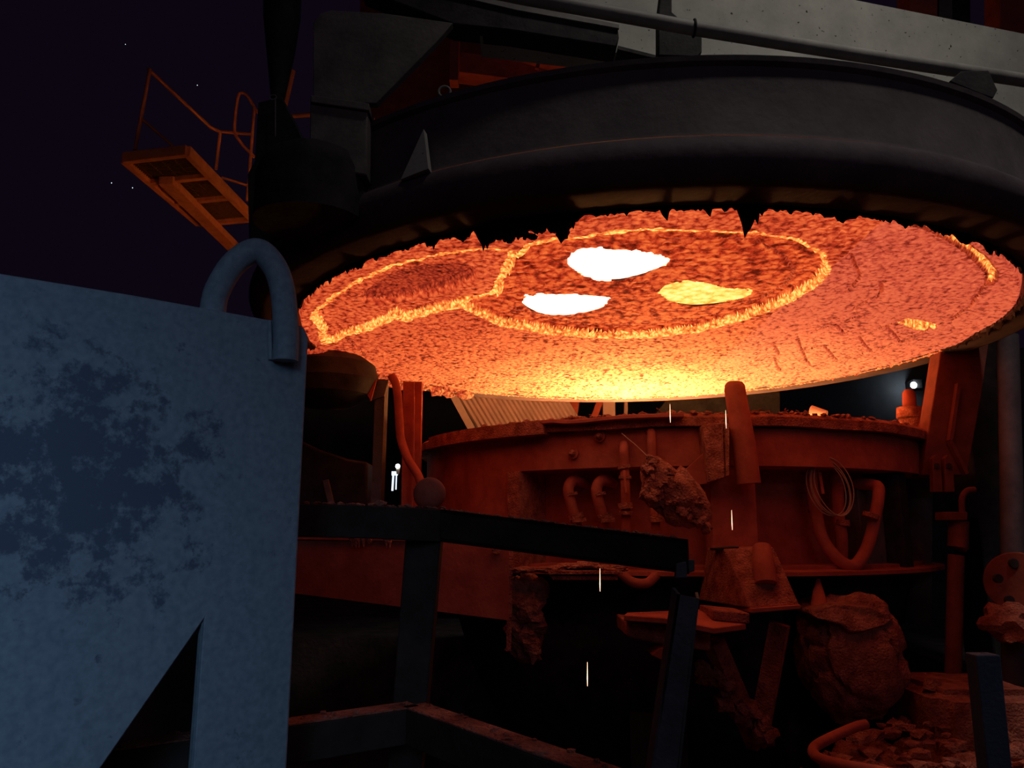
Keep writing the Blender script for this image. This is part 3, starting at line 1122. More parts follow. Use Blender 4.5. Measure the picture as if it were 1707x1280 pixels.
# heavy bracket with a round pin on the furnace front
br = thing('roof_guide_bracket', P(1262, 1022, 5.3), 'wedge shaped steel bracket with a round socket on the furnace front', 'bracket')
yb2 = 5.25
A_, B_, C_, D_ = P(1207, 915, yb2 + .18), P(1290, 912, yb2 + .18), P(1333, 1008, yb2 - .05), P(1250, 1014, yb2 - .05)
E_, F_ = P(1195, 918, yb2 + .45), P(1198, 1010, yb2 + .45)
mb = MB()
back = Vector((0, .45, 0))
mb.add([A_, B_, C_, D_, A_ + back, B_ + back, C_ + Vector((0, .65, 0)), D_ + Vector((0, .65, 0)) + Vector((-.18, 0, 0))],
       [(0, 1, 2, 3), (4, 7, 6, 5), (0, 4, 5, 1), (1, 5, 6, 2), (3, 2, 6, 7), (0, 3, 7, 4)])
obj('wedge_body', mb, M['rust_rough'], br, bevel=.008)
obj('socket', MB().tube([P(1270, 912, yb2 + .14), P(1273, 940, yb2 + .07), P(1277, 972, yb2 + .02)], [.062, .072, .07], 24), M['rust'], br)
obj('base_plate', MB().prism([P(1253, 1014, yb2 - .08), P(1335, 1008, yb2 - .08), P(1335, 1015, yb2 - .08), P(1253, 1022, yb2 - .08)], (-.05, .6, 0)), M['rust'], br, bevel=.004)
obj('loose_plate', MB().prism([P(1195, 914, yb2 + .2), P(1232, 911, yb2 + .2), P(1231, 915, yb2 + .2), P(1196, 918, yb2 + .2)], (0, .2, 0)), M['dark_steel'], br)

# table plates below
tb = thing('support_table', P(1140, 1090, 5.2), 'thick steel shelf plate sticking out low on the furnace front', 'shelf')
mb = MB().prism([P(1040, 1025, 5.0), P(1108, 1030, 4.95), P(1190, 1047, 4.9), P(1243, 1040, 5.0), P(1240, 1024, 5.2), P(1200, 1014, 5.4), P(1045, 1021, 5.4)], (0, 0, -.035))
obj('table_plate', mb, M['rust'], tb, bevel=.005)
obj('support_block', MB().prism([P(1044, 1036, 5.1), P(1185, 1056, 5.1), P(1185, 1085, 5.1), P(1110, 1076, 5.1), P(1046, 1062, 5.1)], (0, .5, 0)), M['rust_rough'], tb, bevel=.01)
obj('corner_foot', MB().prism([P(1086, 1092, 5.0), P(1100, 1080, 5.0), P(1120, 1078, 5.0), P(1118, 1092, 5.0), P(1102, 1100, 5.0)], (0, .2, 0)), M['rust'], tb, bevel=.006)
obj('side_block', MB().prism([P(1188, 1016, 5.0), P(1250, 1022, 5.0), P(1250, 1040, 5.0), P(1188, 1034, 5.0)], (0, .35, 0)), M['rust_rough'], tb, bevel=.008)
obj('brace', MB().bar(P(1190, 1070, 5.3), P(1262, 1240, 5.5), .09, .12), M['rust_rough'], tb)
obj('brace', MB().bar(P(1300, 1040, 5.4), P(1262, 1240, 5.5), .09, .12), M['rust_rough'], tb)
mb = MB()
for k in range(26):
    t_ = k / 25
    p = P(1165 + 110 * t_ + rng.uniform(-10, 10), 1110 + 110 * t_ + rng.uniform(-15, 15), 5.35)
    s = rng.uniform(.03, .07)
    mb.lump(p, (s, s, s), seed=k + 3, amp=.6, sub=2)
obj('slag_lumps', mb, M['slag'], tb, kind='stuff')

# slag skull below the shell on the right
bl = thing('slag_skull', P(1420, 1215, 5.9), 'huge cracked block of solid slag below the right of the furnace', 'slag')
mb = MB()
bm = bmesh.new()
bmesh.ops.create_icosphere(bm, subdivisions=5, radius=1)
cB = P(1415, 1098, 6.0)
vs = []
for v in bm.verts:
    q = v.co
    f1 = noise.fractal(q * 1.7 + Vector((5, 2, 1)), 1, 2, 5)
    cr_ = abs(noise.noise(q * 1.5 + Vector((1, 7, 3))))
    s = 1 + .16 * f1 - .14 * max(0, .12 - cr_) / .12
    zz = q.z * s
    w = 1.0 if zz > -.2 else 1.0 + (zz + .2) * .45
    sx = abs(q.x) ** .55 * (1 if q.x > 0 else -1)
    vs.append(cB + Vector((sx * s * .36 * w, q.y * s * .32 * w, max(-1.0, abs(zz) ** .8 * (1 if zz > 0 else -1)) * .46)))
bm.verts.index_update()
mb.add(vs, [tuple(v.index for v in f.verts) for f in bm.faces], True)
bm.free()
obj('slag_block', mb, M['slag'], bl)
mb = MB()
g = [P(1350, 1018, 5.75), P(1395, 1008, 5.7), P(1452, 1012, 5.7), P(1492, 1032, 5.75), P(1478, 1042, 5.7), P(1440, 1052, 5.65), P(1418, 1056, 5.65), P(1404, 1042, 5.65), P(1360, 1030, 5.65)]
obj('crust_cap', MB().prism(g, (0, .5, .02)), M['slag'], bl, bevel=.02)
g = [P(1371, 1000, 5.85), P(1357, 1014, 5.8), P(1372, 1014, 5.8)]
obj('cone', MB().tube([P(1364, 965, 5.95), P(1364, 985, 5.93), P(1366, 1012, 5.9)], [.012, .04, .065], 12), M['rust'], bl)
obj('pedestal', MB().box((cB.x, cB.y + .2, -1.6), (.5, .5, 2.4)), M['dark_steel'], bl)

# girder plate to the left of the furnace
gd = thing('side_girder', P(660, 1035, 5.6), 'wide flat red lit girder reaching left from the furnace', 'girder')
g = [P(380, 893, 5.9), P(848, 905, 5.5), P(848, 1034, 5.5), P(380, 975, 5.9)]
obj('web_plate', MB().prism(g, (0, .06, 0)), M['rust'], gd)
g = [P(380, 890, 5.85), P(700, 897, 5.6), P(700, 902, 5.6), P(380, 897, 5.85)]
obj('top_flange', MB().prism(g, (0, .35, 0)), M['rust'], gd)
p = P(828, 915, 5.5)
obj('bolt', MB().tube([p, p + Vector((0, -.05, 0))], .035, 8), M['rust_rough'], gd)
mb = MB()
for k in range(14):
    px = rng.uniform(585, 655)
    a = P(px, 895, 5.55)
    mb.tube([a, a + Vector((.01, 0, -.03)), a + Vector((.012, 0, -rng.uniform(.04, .08)))], [.02, .014, .003], 6)
obj('slag_drips', mb, M['slag'], gd, kind='stuff')

# ================================================================== RIGHT SIDE
tp = thing('hinge_post', P(1530, 900, 7.4), 'grey post with a collar and an orange lit round pin', 'post')
y0 = 7.3
obj('pin', MB().tube([P(1517, 690, y0), P(1516, 670, y0), P(1515, 655, y0), P(1515, 650, y0)], [.062, .062, .058, .04], 20), M['rust'], tp)
obj('collar', MB().tube([P(1522, 698, y0), P(1522, 681, y0)], .145, 28), M['rust_rough'], tp)
obj('cone', MB().tube([P(1524, 698, y0), P(1526, 712, y0), P(1528, 722, y0)], [.14, .115, .09], 24), M['rust_rough'], tp)
obj('shaft', MB().tube([P(1531, 705, y0), P(1531, 760, y0)], .11, 20), M['mid_steel'], tp)
obj('lower_shaft', MB().tube([P(1532, 745, y0), P(1530, 826, y0), P(1528, 1040, y0)], [.125, .125, .12], 20), M['mid_steel'], tp)

hp = thing('tapered_lift_arm', P(1580, 800, 6.6), 'tapering steel plate arm hanging from the roof on the right', 'lift arm')
g = [P(1572, 560, 6.6), P(1650, 560, 6.6), P(1636, 660, 6.6), P(1612, 792, 6.6), P(1537, 792, 6.6), P(1548, 715, 6.6)]
obj('arm_plate', MB().prism(g, (.02, .22, 0)), M['rust_dark'], hp, bevel=.008)
obj('rib', MB().bar(P(1597, 640, 6.56), P(1583, 735, 6.56), .03, .05, up=(0, 1, 0)), M['rust_dark'], hp)
obj('rib', MB().bar(P(1583, 735, 6.56), P(1610, 790, 6.56), .03, .05, up=(0, 1, 0)), M['rust_dark'], hp)
for px in (1562, 1582):
    k_ = obj('clevis_plate', MB().prism([P(px - 7, 764, 6.45), P(px - 2, 758, 6.45), P(px + 6, 762, 6.45), P(px + 10, 820, 6.45), P(px - 6, 820, 6.45)], (0, .06, 0)), M['rust_dark'], hp, bevel=.004)
    obj('pin', MB().tube([P(px, 776, 6.42), P(px, 776, 6.54)], .022, 12), M['dark_steel'], k_)
rd = thing('tie_rod', P(1590, 1150, 6.45), 'vertical round tie rod below the hanging arm at the right', 'rod')
obj('rod', MB().tube([P(1594, 925, 6.45), P(1588, 1150, 6.45)], .062, 20), M['rust_dark'], rd)
obj('sleeve', MB().tube([P(1598, 868, 6.45), P(1597, 912, 6.45), P(1596, 914, 6.45)], [.078, .078, .066], 20), M['rust_dark'], rd)
obj('cap', MB().prism([P(1576, 853, 6.35), P(1613, 853, 6.35), P(1613, 867, 6.35), P(1576, 867, 6.35)], (0, .16, 0)), M['rust_dark'], rd, bevel=.005)
obj('hook', MB().tube(bez([P(1604, 855, 6.4), P(1604, 830, 6.4), P(1612, 818, 6.4), P(1625, 816, 6.4)], 5), .025, 10), M['rust_dark'], rd)

wc = thing('wheel_column', P(1690, 1150, 6.2), 'dark column with a round hub plate at the right edge', 'column')
obj('column', MB().tube([P(1680, 560, 6.5), P(1686, 800, 6.4), P(1690, 1150, 6.4)], .085, 16), M['roof_dark'], wc)
obj('hub_plate', MB().tube([P(1698, 972, 6.1), P(1698, 972, 6.25)], .235, 40), M['rust_dark'], wc, bevel=.01)
for a in range(5):
    q = a * 2 * math.pi / 5 + .4
    p = P(1698, 972, 6.09) + Vector((.15 * math.cos(q), 0, .15 * math.sin(q)))
    obj('hub_hole', MB().tube([p, p + Vector((0, .03, 0))], .035, 12), M['dark_steel'], wc)
obj('lump', MB().lump(P(1690, 1040, 6.1), (.22, .2, .14), seed=5, amp=.5, sub=3), M['slag'], wc)

# dark mast behind on the right
mt = thing('dark_mast', (5.2, 8.6, 0), 'dark wide mast behind the hanging arm at the right edge', 'mast')
obj('mast_column', MB().box((5.25, 8.6, 2.4), (.55, .55, 4.8)), M['dark_steel'], mt, bevel=.02)
obj('mast_bracket', MB().box((4.75, 8.4, 1.9), (.9, .12, .3)), M['dark_steel'], mt, bevel=.01)

# foundation block, rubble, bent pipe, blue post
fb = thing('foundation_block', P(1600, 1190, 6.1), 'rounded concrete block with a broken cap at lower right', 'block')
mb = MB()
bm = bmesh.new()
bmesh.ops.create_cube(bm, size=1)
bmesh.ops.bevel(bm, geom=bm.edges[:], offset=.12, segments=3, affect='EDGES')
bmesh.ops.subdivide_edges(bm, edges=bm.edges[:], cuts=3, use_grid_fill=True)
c0 = P(1605, 1195, 5.9)
vs = []
for v in bm.verts:
    q = v.co
    nn = noise.fractal(q * 2.2, 1, 2, 4) * .06
    vs.append(Vector((c0.x + q.x * .78 * (1 + nn), c0.y + q.y * .9 * (1 + nn), c0.z + q.z * .50 * (1 + nn))))
bm.verts.index_update()
mb.add(vs, [tuple(v.index for v in f.verts) for f in bm.faces], True)
bm.free()
obj('block_body', mb, M['slag'], fb)
obj('broken_cap', MB().tube([P(1553, 1150, 5.7), P(1554, 1136, 5.7), P(1554, 1130, 5.7)], [.055, .055, .04], 10), M['slag'], fb)
mb = MB()
for k in range(18):
    s = rng.uniform(.02, .05)
    mb.lump(P(rng.uniform(1550, 1620), rng.uniform(1146, 1154), 5.75), (s * 1.6, s, s * .5), seed=k, amp=.6, sub=2)
obj('loose_rubble', mb, M['slag'], fb, kind='stuff')

# rubble heap as a displaced field
mb = MB()
nx, ny = 150, 90
vs, fs = [], []
for i in range(nx + 1):
    for j in range(ny + 1):
        x = .95 + 4.5 * i / nx
        y = 4.35 + 2.5 * j / ny
        edge_d = min(1, max(0, (x - 1.15 - max(0, (y - 4.9)) * .75) / .5))
        far_d = min(1, max(0, (6.35 + .28 * (x - 3.3) - y) / .35)) if x > 2.0 else min(1, max(0, (5.3 - y) / .4))
        h = .05 + .20 * edge_d * far_d * (.7 + .6 * noise.noise(Vector((x * 1.2, y * 1.2, 0))))
        h += (.07 * noise.fractal(Vector((x * 5, y * 5, 3)), 1, 2, 5) + .03 * abs(noise.noise(Vector((x * 19, y * 19, 1))))) * edge_d
        h = h * edge_d - (1 - edge_d) * .9
        if far_d < 1:
            h -= (1 - far_d) * .5
        vs.append((x, y, h))
for i in range(nx):
    for j in range(ny):
        a = i * (ny + 1) + j
        fs.append((a, a + ny + 1, a + ny + 2, a + 1))
mb.add(vs, fs, True)
for k in range(170):
    x, y = rng.uniform(1.9, 4.8), rng.uniform(4.5, 5.9)
    if x - 1.45 - (y - 4.7) * .75 < .35:
        continue
    s = rng.uniform(.015, .06)
    mb.lump((x, y, .27 + rng.uniform(-.04, .05)), (s * 1.4, s * 1.2, s * .8), seed=k, amp=.6, sub=1, smooth=False)
obj('rubble_heap', mb, M['slag'], None, label='heap of slag rubble and dust on the floor at lower right', cat='rubble', kind='stuff')

obj('bent_pipe', MB().tube(bez([P(1443, 1207, 5.15), P(1425, 1212, 5.1), P(1380, 1232, 4.9), P(1357, 1247, 4.75), P(1362, 1262, 4.6), P(1400, 1274, 4.5), P(1460, 1285, 4.4), P(1540, 1300, 4.3)], 8), .030, 14),
    M['rust'], None, label='bent thin pipe lying across the rubble heap', cat='pipe')

obj('guard_post', MB().prism([P(1628, 1092, 2.75), P(1668, 1092, 2.75), P(1668, 1097, 2.75) + Vector((-.012, 0, -1.2)), P(1628, 1097, 2.75) + Vector((-.008, 0, -1.2))], (.0, .07, 0)).tube(
    [P(1648, 1089, 2.79), P(1648, 1093, 2.79)], .026, 12), M['post_blue'], None, label='short navy blue square guard post at lower right', cat='post', bevel=.004)

# ================================================================== NEAR GUARD RAIL
gr = thing('guard_rail', (P(690, 1165, 2.6).x, 2.6, 0.0), 'heavy blackened steel guard rail with a corner post across the foreground', 'guard rail')
YC, YL, YR = 2.62, 2.35, 2.2


def plank(name, ptop, pbot, Ys, thick, mat, lab=None):
    """solid bar: its near face spans the two outlines"""
    mb = MB()
    fr = [P(a, c, Y) for (a, c), Y in zip(ptop, Ys)] + [P(a, c, Y) for (a, c), Y in zip(reversed(pbot), reversed(Ys))]
    n = len(ptop)
    vs = []
    for i in range(n):
        t_, b_ = P(*ptop[i], Ys[i]), P(*pbot[i], Ys[i])
        b_ = Vector((t_.x, t_.y, b_.z))
        vs += [t_, b_, b_ + Vector((0, thick, 0)), t_ + Vector((0, thick, 0))]
    fs = [(0, 1, 2, 3), tuple(4 * (n - 1) + k for k in (3, 2, 1, 0))]
    for i in range(n - 1):
        for k in range(4):
            fs.append((i * 4 + k, i * 4 + (k + 1) % 4, i * 4 + 4 + (k + 1) % 4, i * 4 + 4 + k))
    mb.add(vs, fs)
    return obj(name, mb, mat, gr, label=lab, bevel=.004)


plank('top_rail', [(440, 838), (600, 842), (735, 849)], [(440, 894), (600, 897), (735, 903)], [2.30, 2.45, YC], .10, M['rail'])
# right part is a hollow section with an open end
mb = MB()
a_t, a_b = P(735, 849, YC), P(735, 903, YC)
e_t, e_b = P(1146, 899, YR), P(1146, 957, YR)
wl = .012
hgt_a, hgt_e = a_t.z - a_b.z, e_t.z - e_b.z
dep = .085
for (o0, o1, z0, z1) in ((0, wl, 0, 1), (dep - wl, dep, 0, 1), (0, dep, 0, .12), (0, dep, .88, 1)):
    vs = []
    for (tp_, h_) in ((a_t, hgt_a), (e_t, hgt_e)):
        for (oy, zz) in ((o0, z0), (o1, z0), (o1, z1), (o0, z1)):
            vs.append(tp_ + Vector((oy * .25, oy, -h_ * zz)))
    mb.add(vs, [(0, 1, 2, 3), (7, 6, 5, 4), (0, 4, 5, 1), (1, 5, 6, 2), (2, 6, 7, 3), (3, 7, 4, 0)])
obj('top_rail', mb, M['rail'], gr, label='hollow rail with an open sawn end')
g = [P(1122, 938, YR - .01), P(1135, 938, YR - .01), P(1135, 957, YR - .01), P(1158, 931, YR - .01), P(1160, 944, YR - .01), P(1146, 962, YR - .01), P(1124, 962, YR - .01)]
obj('end_clip', MB().prism([P(1128, 940, YR - .012), P(1144, 936, YR - .012), P(1146, 963, YR - .012), P(1126, 963, YR - .012)], (0, .02, 0))
    , M['post_grey'], gr, bevel=.002)
obj('end_clip', MB().prism([P(1144, 933, YR + .03), P(1158, 933, YR + .03), P(1158, 952, YR + .03), P(1144, 956, YR + .03)], (0, .02, 0)), M['post_grey'], gr, bevel=.002)
# corner post
mb = MB()
t0, t1 = P(676, 895, YC + .02), P(735, 895, YC + .02)
b0, b1 = P(655, 1165, YC + .02), P(712, 1165, YC + .02)
dz = -(b0.z) - 0.0
ex0 = b0 + (b0 - t0) * (b0.z / (t0.z - b0.z))
ex1 = b1 + (b1 - t1) * (b1.z / (t1.z - b1.z))
mb.prism([t0, t1, b1, ex1, ex0, b0], (0, .11, 0))
obj('corner_post', mb, M['rail'], gr, bevel=.005)
# lower rails meeting at the corner
zT = P(690, 1166, YC).z


def low_rail(pa, pb, zt, h, w):
    a, c = PZ(*pa, zt), PZ(*pb, zt)
    d = (c - a).normalized()
    s = Vector((-d.y, d.x, 0))
    if s.y < 0:
        s = -s
    mb = MB()
    mb.prism([a, c, c + s * w, a + s * w], (0, 0, -h))
    o = obj('kick_rail', mb, M['rail'], gr, bevel=.004)
    db = MB()
    db.prism([a + s * .004 + Vector((0, 0, .001)), c + s * .004 + Vector((0, 0, .001)), c + s * (w - .004) + Vector((0, 0, .001)), a + s * (w - .004) + Vector((0, 0, .001))], (0, 0, .004))
    db.crumbs(a + s * w / 2 + Vector((0, 0, .003)), c + s * w / 2 + Vector((0, 0, .003)), w * .9, 50, rng, .003, .009)
    obj('dust_layer', db, M['slag'], o, kind='stuff')
    return o


low_rail((170, 1256), (700, 1180), zT, .10, .09)
low_rail((668, 1180), (1085, 1330), zT, .10, .09)
# dust and rubble on the top rail
db = MB()
db.crumbs(P(500, 838, 2.40) + Vector((0, .04, 0)), P(735, 848, YC) + Vector((0, .05, 0)), .07, 60, rng, .003, .010)
db.crumbs(P(735, 849, YC) + Vector((0, .05, 0)), P(1130, 897, YR) + Vector((0, .05, 0)), .07, 150, rng, .002, .007)
db.lump(P(635, 840, 2.53), (.02, .02, .012), 3, .6, sub=2)
obj('slag_crumbs', db, M['slag'], gr, kind='stuff')
mb = MB()
mb.prism([P(868, 866, 2.52), P(905, 870, 2.50), P(905, 874, 2.50), P(868, 870, 2.52)], (0, .05, 0))
obj('loose_strip', mb, M['dark_steel'], gr)

bs = MB()
bs.lump(P(716, 823, 2.72), (.057, .057, .057), seed=2, amp=.02, sub=4)
obj('float_ball', bs, M['rust'], None, label='dusty round ball resting on the guard rail corner', cat='ball')

# sawn off channel post in front
mb = MB()
yp = 2.1
tl, tr = P(1129, 990, yp), P(1166, 998, yp)
bl_, br_ = P(1086, 1280, yp), P(1134, 1280, yp)
k_ = (bl_.z) / (tl.z - bl_.z)
bl2 = bl_ + (bl_ - tl) * k_
br2 = br_ + (br_ - tr) * (br_.z / (tr.z - br_.z))
bl2.z = br2.z = 0.0
wl = .008
dpv = Vector((.008, .065, 0.006))
# front web, two flanges
mb.prism([tl, tr, br2, bl2], (0, wl, 0))
mb.prism([tr, tr + Vector((.012, 0.065, .012)), br2 + Vector((.012, .065, 0)), br2], (-wl, 0, 0))
mb.prism([tl, tl + Vector((.0, .065, .012)), bl2 + Vector((0, .065, 0)), bl2], (wl, 0, 0))
obj('channel_post', mb, M['post_grey'], None, label='sawn off grey channel post standing beside the open rail end', cat='post')

# ================================================================== CONTAINER AT THE LEFT
YA = 1.95
KR = P(515, 548, YA)                      # right top corner
zt = KR.z
LT = PZ(0, 455, zt)
u = Vector((KR.x - LT.x, KR.y - LT.y, 0)).normalized()
back = Vector((-u.y, u.x, 0))             # away from the camera
if back.y < 0:
    back = -back


def onface(px, py):
    d = ray(px, py)
    o = Vector((0, 0, CAMH))
    nrm = back
    t_ = (KR - o).dot(nrm) / d.dot(nrm)
    return o + d * t_


ct = thing('scrap_container', Vector((onface(300, 800).x, onface(300, 800).y + .3, 0)), 'big blue grey steel container with a lifting loop in the left foreground', 'container')
CONT_NODE.inputs[1].default_value = onface(125, 790) - ct.location
TK = .03
L0 = onface(-420, 372)
L0.z = zt
fp = [onface(0, 455), onface(220, 491), onface(440, 531), onface(493, 538), onface(508, 546), onface(515, 562)]
# bottom edge of the right leg reaches the floor
corner = onface(515, 600)
leg_r = Vector((corner.x, corner.y, 0))
q1 = onface(338, 1038)
leg_l = Vector((q1.x, q1.y, 0))
q2 = onface(170, 1280)
slope = (q2 - q1)
q3 = q1 + slope * ((q1.z - .28) / (q1.z - q2.z))
L1 = Vector((L0.x, L0.y, q3.z))
poly = [L0] + fp + [leg_r, leg_l, q1, q3, L1]
obj('front_plate', MB().prism(poly, back * TK), M['container'], ct, bevel=.006)
# side wall going back, hopper slope, rear wall
e = corner + back * TK
side_w = 1.3
mb = MB()
mb.prism([Vector((corner.x, corner.y, zt - .05)) - u * .03 + back * TK, Vector((corner.x, corner.y, zt - .05)) - u * .03 + back * side_w,
          Vector((corner.x, corner.y, 0)) - u * .03 + back * side_w, Vector((corner.x, corner.y, 0)) - u * .03 + back * TK], u * .012)
obj('side_plate', mb, M['container'], ct)
mb = MB()
mb.prism([q1 + back * TK, q1 + back * 1.31, q3 + back * 1.31, q3 + back * TK], Vector((0, 0, .02)))
obj('hopper_slope', mb, M['container'], ct)
mb = MB()
mb.prism([L0 + back * 1.31, fp[-2] + back * 1.31 - u * .05, Vector((q1.x, q1.y, q1.z)) + back * 1.31, q3 + back * 1.31, L1 + back * 1.31], back * .02)
obj('rear_plate', mb, M['container'], ct)
# lifting loop straddling the plate
f0 = onface(468, 604) - back * .026
f1 = onface(469, 520) - back * .03
top_ = onface(430, 412) + back * .02
b0 = onface(370, 500) + back * (TK + .035)
b1 = onface(372, 545) + back * (TK + .035)
pts = bez([f0, onface(469, 560) - back * .028, onface(466, 490) - back * .02, onface(456, 445) - back * .005, onface(432, 416) + back * .01, onface(402, 430) + back * .03, onface(380, 465) + back * .05, onface(371, 505) + back * (TK + .035), onface(371, 590) + back * (TK + .035)], 8)
obj('lifting_loop', MB().tube(pts, .0315, 20), M['container'], ct)
obj('weld_seam', MB().tube([onface(448, 535) - back * .004, onface(450, 600) - back * .004], .006, 8), M['container'], ct)

# ================================================================== UPPER LEFT: column, gusset, drum
mc = thing('roof_lift_column', P(563, 345, 3.75), 'dark grey lift column with a big corner plate above the roof', 'column')
yc = 3.8
g = [P(522, 170, yc), P(522, 38, yc), P(534, 22, yc), P(552, 17, yc), P(640, 22, yc), P(755, 38, yc), P(726, 72, yc), P(628, 172, yc)]
obj('corner_plate', MB().prism(g, (0, .05, 0)), M['mid_steel'], mc, bevel=.004)
obj('column_box', MB().prism([P(517, 160, yc - .03), P(613, 178, yc - .03), P(611, 292, yc - .03), P(515, 275, yc - .03)], (0, .28, 0)), M['mid_steel'], mc, bevel=.008)
obj('collar_strip', MB().prism([P(518, 158, yc - .05), P(615, 172, yc - .05), P(615, 184, yc - .05), P(518, 170, yc - .05)], (0, .32, 0)), M['mid_steel'], mc, bevel=.004)
cD = P(520, 340, yc + .12)
obj('drum', MB().lathe([(0, .30), (.18, .29), (.26, .24), (.30, .14), (.30, -.12), (0, -.14)], cD, 48), M['dark_steel'], mc)

hd = thing('dark_hoist_frame', P(440, 330, 4.6), 'black upright hoist frame between the walkway and the lift column', 'frame')
obj('frame_body', MB().prism([P(412, 290, 4.5), P(424, 268, 4.5), P(430, 170, 4.5), P(470, 160, 4.5), P(520, 260, 4.5), P(560, 330, 4.5), P(540, 420, 4.5), P(415, 420, 4.5)], (0, .4, 0)), M['dark_steel'], hd, bevel=.01)
c0 = P(455, 162, 4.45)
pts = [c0 + Vector((math.cos(q) * .022, 0, math.sin(q) * .016)) for q in np.linspace(0, 2 * math.pi, 16, endpoint=False)]
obj('ring_eye', MB().tube(pts, .004, 6, closed=True).tube([P(459, 166, 4.45), P(459, 228, 4.45)], .004, 6), M['pipe_grey'], hd)
obj('overhead_duct', MB().tube([P(472, -60, 4.6), P(470, 30, 4.6), P(468, 90, 4.6), P(462, 180, 4.6), P(452, 250, 4.6)], [.13, .12, .09, .035, .03], 24), M['dark_steel'], None,
    label='dark tapering duct hanging at the top left', cat='duct')

# orange walkway seen from below with handrails
wk = thing('walkway', P(320, 300, 11), 'small orange access walkway with handrails high at the left', 'walkway')
zw = P(250, 250, 11.0).z
c_ = [P(207, 260, 10.6), P(315, 246, 10.6), P(412, 348, 11.6), P(385, 400, 11.6)]


def W(px, py):
    return PZ(px, py, zw)


A1, A2, A3, A4 = W(207, 264), W(312, 252), W(420, 362), W(392, 400)
A4 = A3 + (A1 - A2)
ln_ = (A3 - A2)
wd = (A1 - A2)
for a, c in ((A1, A2), (A2, A3), (A1, A4), (A2 + ln_ * .3, A1 + ln_ * .3), (A2 + ln_ * .62, A1 + ln_ * .62), (A3, A4)):
    obj('edge_beam', MB().bar(a, c, .10, .17), M['orange_paint'], wk, bevel=.006)
obj('diagonal_beam', MB().bar(A1 + ln_ * .25 + wd * -.35 + Vector((0, 0, -.1)), W(392, 398) + Vector((0, 0, -.2)), .24, .14), M['orange_paint'], wk, bevel=.006)
obj('hanging_bracket', MB().prism([W(262, 292), W(306, 325), W(300, 332), W(268, 312)], (0, .03, -.05)), M['orange_paint'], wk)
mb = MB()
nb = 46
for k in range(nb):
    s = (k + .5) / nb
    mb.bar(A1 + ln_ * s, A2 + ln_ * s, .012, .04)
for k in range(5):
    s = (k + .5) / 5
    mb.bar(A2 + wd * s, A2 + wd * s + ln_, .012, .03)
obj('grating', mb, M['grating'], wk, label='dark open grating')
D = lambda px, py, Y=11.0: P(px, py, Y)
yA, yB, yC2 = A1.y, A2.y, A3.y
r_ = .030
rail = [D(247, 115, yA), D(300, 165, (yA * .6 + yC2 * .4)), D(352, 213, (yA * .2 + yC2 * .8)), D(366, 219, yC2), D(420, 224, yC2)]
obj('handrail', MB().tube(rail, r_, 10), M['orange_paint'], wk)
obj('handrail_post', MB().tube([D(250, 115, yA), D(225, 250, yA)], r_, 10), M['orange_paint'], wk)
obj('handrail_post', MB().tube([D(367, 219, yC2), D(360, 282, yC2)], r_, 10), M['orange_paint'], wk)
obj('mid_rail', MB().tube([D(236, 198, yA), D(288, 243, yA + .4)], r_ * .8, 10), M['orange_paint'], wk)
obj('end_handrail', MB().tube(bez([D(438, 192, yC2), D(428, 185, yC2), D(412, 160, yC2), D(402, 155, yC2), D(396, 165, yC2), D(391, 215, yC2), D(400, 236, yC2), D(424, 262, yC2)], 6), r_, 10), M['orange_paint'], wk)
obj('handrail_post', MB().tube([D(424, 178, yC2), D(418, 258, yC2), D(412, 335, yC2)], r_, 10), M['orange_paint'], wk)
obj('lower_rail', MB().tube([D(370, 296, yC2), D(416, 310, yC2)], r_ * .8, 10), M['orange_paint'], wk)
sp = thing('rail_end', P(490, 230, 10.5), 'orange lit rail ends showing behind the lift column', 'rail')
obj('rail_bar', MB().tube([P(470, 195, 10.5), P(520, 191, 10.5), P(624, 200, 10.5)], .035, 10), M['orange_paint'], sp)
obj('rail_bar', MB().tube([P(458, 269, 10.5), P(520, 269, 10.5)], .035, 10), M['orange_paint'], sp)
obj('slant_bar', MB().tube([P(487, 118, 10.5), P(466, 210, 10.5)], .05, 10), M['orange_paint'], sp)
obj('crusted_box', MB().prism([P(485, 248, 10.3), P(515, 250, 10.3), P(515, 275, 10.3), P(486, 278, 10.3)], (0, .2, 0)), M['slag'], sp)

# ================================================================== UPPER RIGHT: gantry arm, pipe, bracket, girders
ga = thing('gantry_beam', P(1300, 130, 5.2), 'wide pale grey gantry beam crossing above the roof at upper right', 'beam')
za = [P(800, -84, 5.0), P(1420, -1, 5.6), P(1710, 57, 6.0), P(1800, 75, 6.1)]
zb_ = [P(800, 60, 5.0), P(1100, 97, 5.28), P(1420, 175, 5.6), P(1710, 250, 6.0), P(1800, 270, 6.1)]
obj('beam_web', MB().prism(za + list(reversed(zb_)), (0, .25, 0)), M['beam'], ga)
obj('bottom_flange', MB().prism([P(1030, 76, 5.15), P(1110, 96, 5.25), P(1110, 101, 5.25), P(1030, 82, 5.15)], (0, .4, 0)), M['dark_steel'], ga)
obj('cooling_pipe', MB().tube([P(700, -40, 4.2), P(870, -5, 4.35), P(1155, 47, 4.6), P(1420, 90, 4.85), P(1720, 136, 5.15)], .047, 18), M['pipe_grey'], None,
    label='long grey pipe running in front of the gantry beam', cat='pipe')
bk = thing('pipe_bracket', P(1135, 95, 4.75), 'black bracket holding the long grey pipe', 'bracket')
obj('bracket_plate', MB().prism([P(1100, 0, 4.75), P(1105, -40, 4.75), P(1120, -40, 4.75), P(1120, 20, 4.75), P(1170, 62, 4.75), P(1170, 86, 4.75), P(1163, 94, 4.75), P(1098, 92, 4.75), P(1098, 22, 4.75)], (0, .12, 0)), M['dark_steel'], bk, bevel=.006)
pc = P(1157, 47, 4.6)
